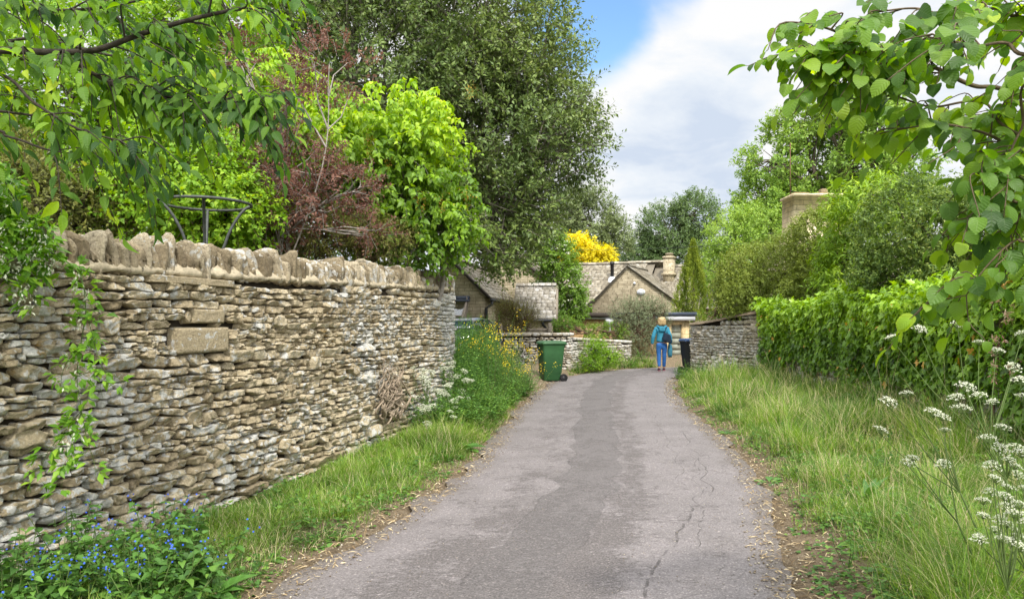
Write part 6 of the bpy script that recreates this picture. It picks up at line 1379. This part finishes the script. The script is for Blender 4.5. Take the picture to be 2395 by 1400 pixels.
ch_ = thing('cherry_tree', 'cherry tree reaching dark branches of ribbed leaves into the upper left', 'tree', (-4.9, 3.5, .1))
tb = MB(); tb.tube(curve([(-4.9, 3.5, .05), (-4.95, 3.55, 1.3), (-4.8, 3.5, 2.4), (-4.9, 3.5, 4.2)], 6), np.linspace(.14, .07, 19), 10); part(tb, 'trunk', M_BARK, ch_, True)
j = np.array([-4.82, 3.5, 2.6])
def PL(l): return [P(x, y, Y) for x, y, Y in l]
mains = [([j] + PL([(-150, 120, 3.5), (0, 118, 3.4), (110, 122, 3.35), (220, 118, 3.3), (330, 80, 3.3), (450, 45, 3.3), (560, 20, 3.3)]), .022, 1.),
         (PL([(150, 128, 3.35), (215, 170, 3.4), (280, 205, 3.45), (360, 225, 3.5), (440, 238, 3.5), (520, 240, 3.5), (590, 240, 3.5)]), .012, 1.1),
         ([j] + PL([(-160, 20, 3.8), (0, 20, 3.8), (120, 25, 3.7), (260, 15, 3.7), (400, -20, 3.7)]), .014, .9),
         ([j] + PL([(-160, 190, 3.1), (0, 175, 3.1), (80, 240, 3.1), (180, 300, 3.1), (280, 330, 3.2)]), .010, .9),
         ([j] + PL([(-160, 240, 4.0), (0, 260, 4.0), (120, 280, 4.0), (240, 330, 4.0), (330, 360, 4.)]), .010, .8),
         ([j] + PL([(-120, -60, 3.4), (60, -60, 3.3), (260, -70, 3.3), (440, -40, 3.3), (590, -25, 3.4)]), .016, .9),
         ([j] + PL([(-120, 150, 4.3), (60, 90, 4.3), (260, 130, 4.3), (420, 150, 4.3), (520, 160, 4.3)]), .012, .9),
         ([j] + PL([(-120, 300, 3.5), (20, 320, 3.5), (110, 350, 3.5), (180, 360, 3.5)]), .009, .5)]
branchwork(ch_, mains, 430, .30, 11, .086, T_CHERRY, G_CHERRY, plain('dark_twig', (.055, .045, .035), .9, .2, .4, 40, .8), rng, .02, .40, -.03, lambda p: .42 + (fbm(p, 2.5, 3, 2) - .5) * 1.1, .5, .9)

# ---------------------------------------------------------------- foreground hazel, right
rng = rng_(91); hz_ = thing('hazel_bush', 'hazel bush arching in from the right with large crinkled leaves', 'tree', (3.35, 3.0, .2)); Y1 = 2.6
tb = MB()
for k in range(5):
    a = rng.normal(0, .1, 3); tb.tube(curve([(3.35 + a[0], 3.0 + a[1], .1), (3.30 + a[0], 3.0, 1.1), (3.05 + a[1], 2.9, 2.1), (2.55 + a[0], 2.75, 2.9)], 6), np.linspace(.025, .012, 19), 8)
part(tb, 'trunk', M_BARK, hz_, True)
f1 = np.array([2.55, 2.75, 2.9]); f2 = np.array([3.05, 2.9, 2.1])
mains = [([f2] + PL([(2420, 235, 2.7), (2275, 200, 2.65), (2190, 160, 2.6), (2110, 138, 2.6), (2000, 95, 2.55), (1945, 70, 2.5), (1890, 55, 2.5)]), .0095, 1.15),
         (PL([(2190, 160, 2.6), (2100, 148, 2.55), (2000, 152, 2.5), (1940, 146, 2.5), (1880, 150, 2.5)]), .005, .9),
         ([f2] + PL([(2420, 330, 2.6), (2300, 240, 2.7), (2180, 250, 2.7), (2090, 225, 2.7), (2020, 232, 2.7), (1965, 228, 2.7)]), .006, .9),
         ([f1] + PL([(2420, 40, 2.7), (2330, 20, 2.7), (2230, 40, 2.6), (2140, 20, 2.6), (2040, 30, 2.6)]), .008, 1.0),
         ([f1] + PL([(2440, 120, 2.3), (2350, 100, 2.3), (2260, 110, 2.3), (2180, 80, 2.3)]), .008, .8),
         ([f2] + PL([(2430, 420, 2.5), (2340, 330, 2.5), (2260, 300, 2.5), (2190, 290, 2.5), (2120, 300, 2.5)]), .007, 1.0),
         ([f2] + PL([(2440, 480, 2.4), (2350, 450, 2.4), (2300, 480, 2.4), (2260, 510, 2.4)]), .006, .62),
         ([f2] + PL([(2460, 560, 2.35), (2380, 560, 2.35), (2310, 620, 2.35), (2260, 690, 2.35)]), .005, .7),
         ([f2] + PL([(2470, 420, 2.45), (2400, 480, 2.45), (2360, 560, 2.45), (2330, 640, 2.45)]), .005, .7),
         ([f2] + PL([(2440, 300, 2.9), (2360, 260, 3.), (2260, 280, 3.), (2130, 290, 3.)]), .006, .8),
         ([f2] + PL([(2460, 200, 2.4), (2390, 300, 2.4), (2350, 380, 2.4), (2310, 420, 2.4)]), .006, .6)]
branchwork(hz_, mains, 420, .20, 8, .064, T_HAZEL, G_HAZEL, plain('hazel_twig', (.12, .09, .055), .85, .2, .35, 40, .5), rng, .01, .42, .08, lambda p: .42 + (fbm(p, 3.5, 3, 2) - .5) * 1.0, .6, .9)

# ---------------------------------------------------------------- climber hanging over the left wall, with a trailing spray
rng = rng_(92); cl_ = thing('white_climber', 'white flowered climber spilling over the wall at the left edge with a trailing spray', 'climber', (-4.1, 4.75, .1))
bm, lm, fm = MB(), MB(), MB()
def spray(pts, r, step, size, rng, flowers=0., trif=3):
    c = curve(pts, 8); bm.tube(c, np.linspace(r, r * .3, len(c)), 6, rng.random()); L = np.r_[0, np.cumsum(np.linalg.norm(np.diff(c, axis=0), axis=1))]; u_ = .05
    while u_ < L[-1]:
        b = np.array([np.interp(u_, L, c[:, j_]) for j_ in range(3)])
        for q in range(2):
            d = norm(rng.normal(0, 1, 3) * [1, .55, .5] + [0, -.35, .1]); e = b + d * size * .7; bm.tube([b, (b + e) / 2 + [0, 0, .005], e], .0012, 3, .6, cap=False)
            dd_ = np.array([d + rng.normal(0, .45, 3) + [0, 0, -.35] for _ in range(trif)]); place(lm, T_LONG if trif == 2 else T_SIMPLE, np.repeat(e[None], trif, 0) + rng.normal(0, .006, (trif, 3)), dd_, np.tile([0, -.5, 1.], (trif, 1)) + rng.normal(0, .3, (trif, 3)), size * rng.uniform(.7, 1.2, trif), np.clip(rng.normal(.5, .22, trif), 0, 1))
        if rng.random() < flowers: n_ = 14; place(fm, T_SIMPLE, b + rng.normal(0, 1, (n_, 3)) * [.025, .02, .03] + [0, -.05, -.02], rng.normal(0, .6, (n_, 3)) + [0, -.2, -1], rdir(rng, n_), rng.uniform(.018, .034, n_), rng.random(n_))
        u_ += step * rng.uniform(.7, 1.3)
root_p = np.array([-4.1, 4.75, .1]); shoulder = np.array([-3.55, 4.7, 2.45]); bm.tube(curve([root_p, (-4.05, 4.8, 1.4), (-3.8, 4.72, 2.2), shoulder], 6), np.linspace(.02, .008, 19), 7)
for k in range(30):
    e = P(rng.uniform(-60, 120), rng.uniform(430, 740), 4.45 + rng.uniform(-.1, .25)); st = shoulder + rng.normal(0, .1, 3); spray([st, (st + e) / 2 + [0, -.06, .14], e], .0035, .055, .075, rng, .45)
for k in range(7):
    e = P(rng.uniform(60, 150), rng.uniform(540, 650), 4.5); st = P(40, 500, 4.6); spray([st, (st + e) / 2 + [0, -.06, .10], e], .003, .055, .075, rng, .3)
tr_ = PL([(60, 560, 4.7), (120, 590, 4.62), (185, 640, 4.58), (200, 720, 4.56), (190, 800, 4.56), (180, 880, 4.55), (190, 960, 4.53), (180, 1010, 4.52)])
spray(tr_, .005, .05, .072, rng, .25)
for (a, pts) in ((3, [(235, 850), (265, 875), (300, 900)]), (4, [(150, 860), (140, 920)]), (6, [(150, 1010), (110, 1060), (85, 1130)]), (6, [(165, 1050), (150, 1110), (140, 1150)]), (6, [(205, 1030), (220, 1080), (225, 1120)]), (2, [(215, 720), (240, 740)]), (5, [(225, 870), (240, 930)])):
    spray([tr_[a]] + [P(x, y, 4.5) for x, y in pts], .0028, .055, .068, rng, .05)
part(bm, 'stem', M_STEM, cl_, True); part(lm, 'foliage', G_HONEY, cl_); part(fm, 'blossom', G_PETALW, cl_)
# small sprig at the very left edge
# honeysuckle at the right edge
rng = rng_(93); hs_ = thing('honeysuckle', 'honeysuckle with pinkish cream tubular flowers on the right wall', 'climber', (5.4, 8.2, .3)); bm, lm, fm = MB(), MB(), MB()
for k in range(11):
    e = P(rng.uniform(2325, 2400), rng.uniform(700, 900), 7.85 + rng.uniform(-.15, .1)); st = np.array([5.45, 8.1, 1.2 + rng.uniform(-.6, .7)]); spray([st, (st + e) / 2 + [-.04, 0, .1], e], .003, .09, .055, rng, 0)
    for q in range(3):
        n_ = 12; c = e + rng.normal(0, .07, 3); place(fm, T_NARROW, c + rng.normal(0, .012, (n_, 3)), rng.normal(0, 1, (n_, 3)) + [-.3, -.6, .2], rdir(rng, n_), rng.uniform(.035, .06, n_), rng.random(n_))
bm.tube(curve([(5.4, 8.2, .2), (5.42, 8.15, .9), (5.45, 8.12, 1.5), (5.45, 8.1, 1.9)], 4), .012, 6)
part(bm, 'stem', M_STEMRED, hs_, True); part(lm, 'foliage', G_HONEY, hs_); part(fm, 'blossom', G_PETALP, hs_)
# ---------------------------------------------------------------- sky, sun, camera
SUN_EL, SUN_AZ = 50, 168                                            # azimuth clockwise from +Y (ahead of the camera)
w = bpy.data.worlds.new('World'); scene.world = w; w.use_nodes = True; nt = w.node_tree; nt.nodes.clear(); n = N(nt)
sky = n.node('ShaderNodeTexSky', sky_type='NISHITA'); sky.sun_disc = False; sky.sun_elevation = R(SUN_EL); sky.sun_rotation = R(SUN_AZ); sky.air_density = 1.2; sky.dust_density = .6; sky.ozone_density = 2.
gen = n.node('ShaderNodeTexCoord').outputs['Generated']; sp = n.node('ShaderNodeSeparateXYZ'); nt.links.new(gen, sp.inputs[0])
zc = n.math('ADD', n.math('MAXIMUM', sp.outputs[2], .0), .22)
cb = n.node('ShaderNodeCombineXYZ'); n.set(cb.inputs[0], n.math('DIVIDE', sp.outputs[0], zc)); n.set(cb.inputs[1], n.math('DIVIDE', sp.outputs[1], zc)); cb.inputs[2].default_value = .37
cl = n.noise(cb.outputs[0], 1.15, 9, .56, .25)
def patch_d(d, lo, hi):
    vm = n.node('ShaderNodeVectorMath', operation='DOT_PRODUCT'); nt.links.new(gen, vm.inputs[0]); vm.inputs[1].default_value = d
    return n.step(vm.outputs['Value'], math.cos(R(lo)), math.cos(R(hi)))
def patch(px, py, lo, hi): return patch_d(norm(np.array([(px - CX) / K, 1, (HZ - py) / K])), lo, hi)
hole = n.math('MAXIMUM', patch(1370, -40, 8., 2.5), n.math('MULTIPLY', patch(1500, -180, 9, 3), .9))
cov = n.step(n.math('SUBTRACT', n.math('ADD', cl, .17), n.math('MULTIPLY', hole, .42)), .29, .56)
shade = n.noise(cb.outputs[0], 3.0, 9, .58, .3)
grey = n.math('MULTIPLY', patch(1600, 370, 7, 1), .24)
cc = n.ramp(n.math('SUBTRACT', shade, grey), [(.20, (.66, .75, .89)), (.40, (.86, .915, .98)), (.52, (1., 1., 1.0))])
v = n.node('ShaderNodeVectorMath', operation='SCALE'); nt.links.new(cc, v.inputs[0]); br = n.math('ADD', n.math('ADD', 3.45, n.math('MULTIPLY', n.step(sp.outputs[2], .38, .75), 3.0)), n.math('MULTIPLY', patch_d((math.sin(R(SUN_AZ)) * math.cos(R(SUN_EL)), math.cos(R(SUN_AZ)) * math.cos(R(SUN_EL)), math.sin(R(SUN_EL))), 75, 5), 6.)); n.set(v.inputs['Scale'], br)
hs = n.node('ShaderNodeHueSaturation'); hs.inputs['Saturation'].default_value = 1.15; hs.inputs['Value'].default_value = .85; nt.links.new(sky.outputs[0], hs.inputs['Color'])
mx = n.mix(cov, hs.outputs[0], v.outputs[0])
bgn = n.node('ShaderNodeBackground'); nt.links.new(mx, bgn.inputs[0]); bgn.inputs[1].default_value = .15
o = n.node('ShaderNodeOutputWorld'); nt.links.new(bgn.outputs[0], o.inputs[0])
sun = bpy.data.lights.new('sun', 'SUN'); sun.energy = 2.1; sun.angle = R(5); sun.color = (1, .95, .86)
so = bpy.data.objects.new('sun', sun); COL.objects.link(so)
sd_ = Vector((math.sin(R(SUN_AZ)) * math.cos(R(SUN_EL)), math.cos(R(SUN_AZ)) * math.cos(R(SUN_EL)), math.sin(R(SUN_EL)))); so.rotation_euler = sd_.to_track_quat('Z', 'Y').to_euler(); so.location = sd_ * 40
cam = bpy.data.cameras.new('camera'); co = bpy.data.objects.new('camera', cam); COL.objects.link(co); co.location = (0, 0, CAMZ); co.rotation_euler = (R(90), 0, 0)
cam.sensor_width = 36; cam.lens = K / 2395 * 36; cam.shift_y = (HZ - 700) / 2395; cam.clip_end = 3000; cam.clip_start = .05; scene.camera = co
vs = scene.view_settings; vs.view_transform = 'Standard'; vs.look = 'None'; vs.exposure = 0.95; vs.gamma = 1
scene.render.engine = 'CYCLES'; cy = scene.cycles; cy.max_bounces = 7; cy.diffuse_bounces = 4; cy.glossy_bounces = 2; cy.transmission_bounces = 4; cy.transparent_max_bounces = 6; cy.caustics_reflective = False; cy.caustics_refractive = False
cy.sample_clamp_indirect = 6
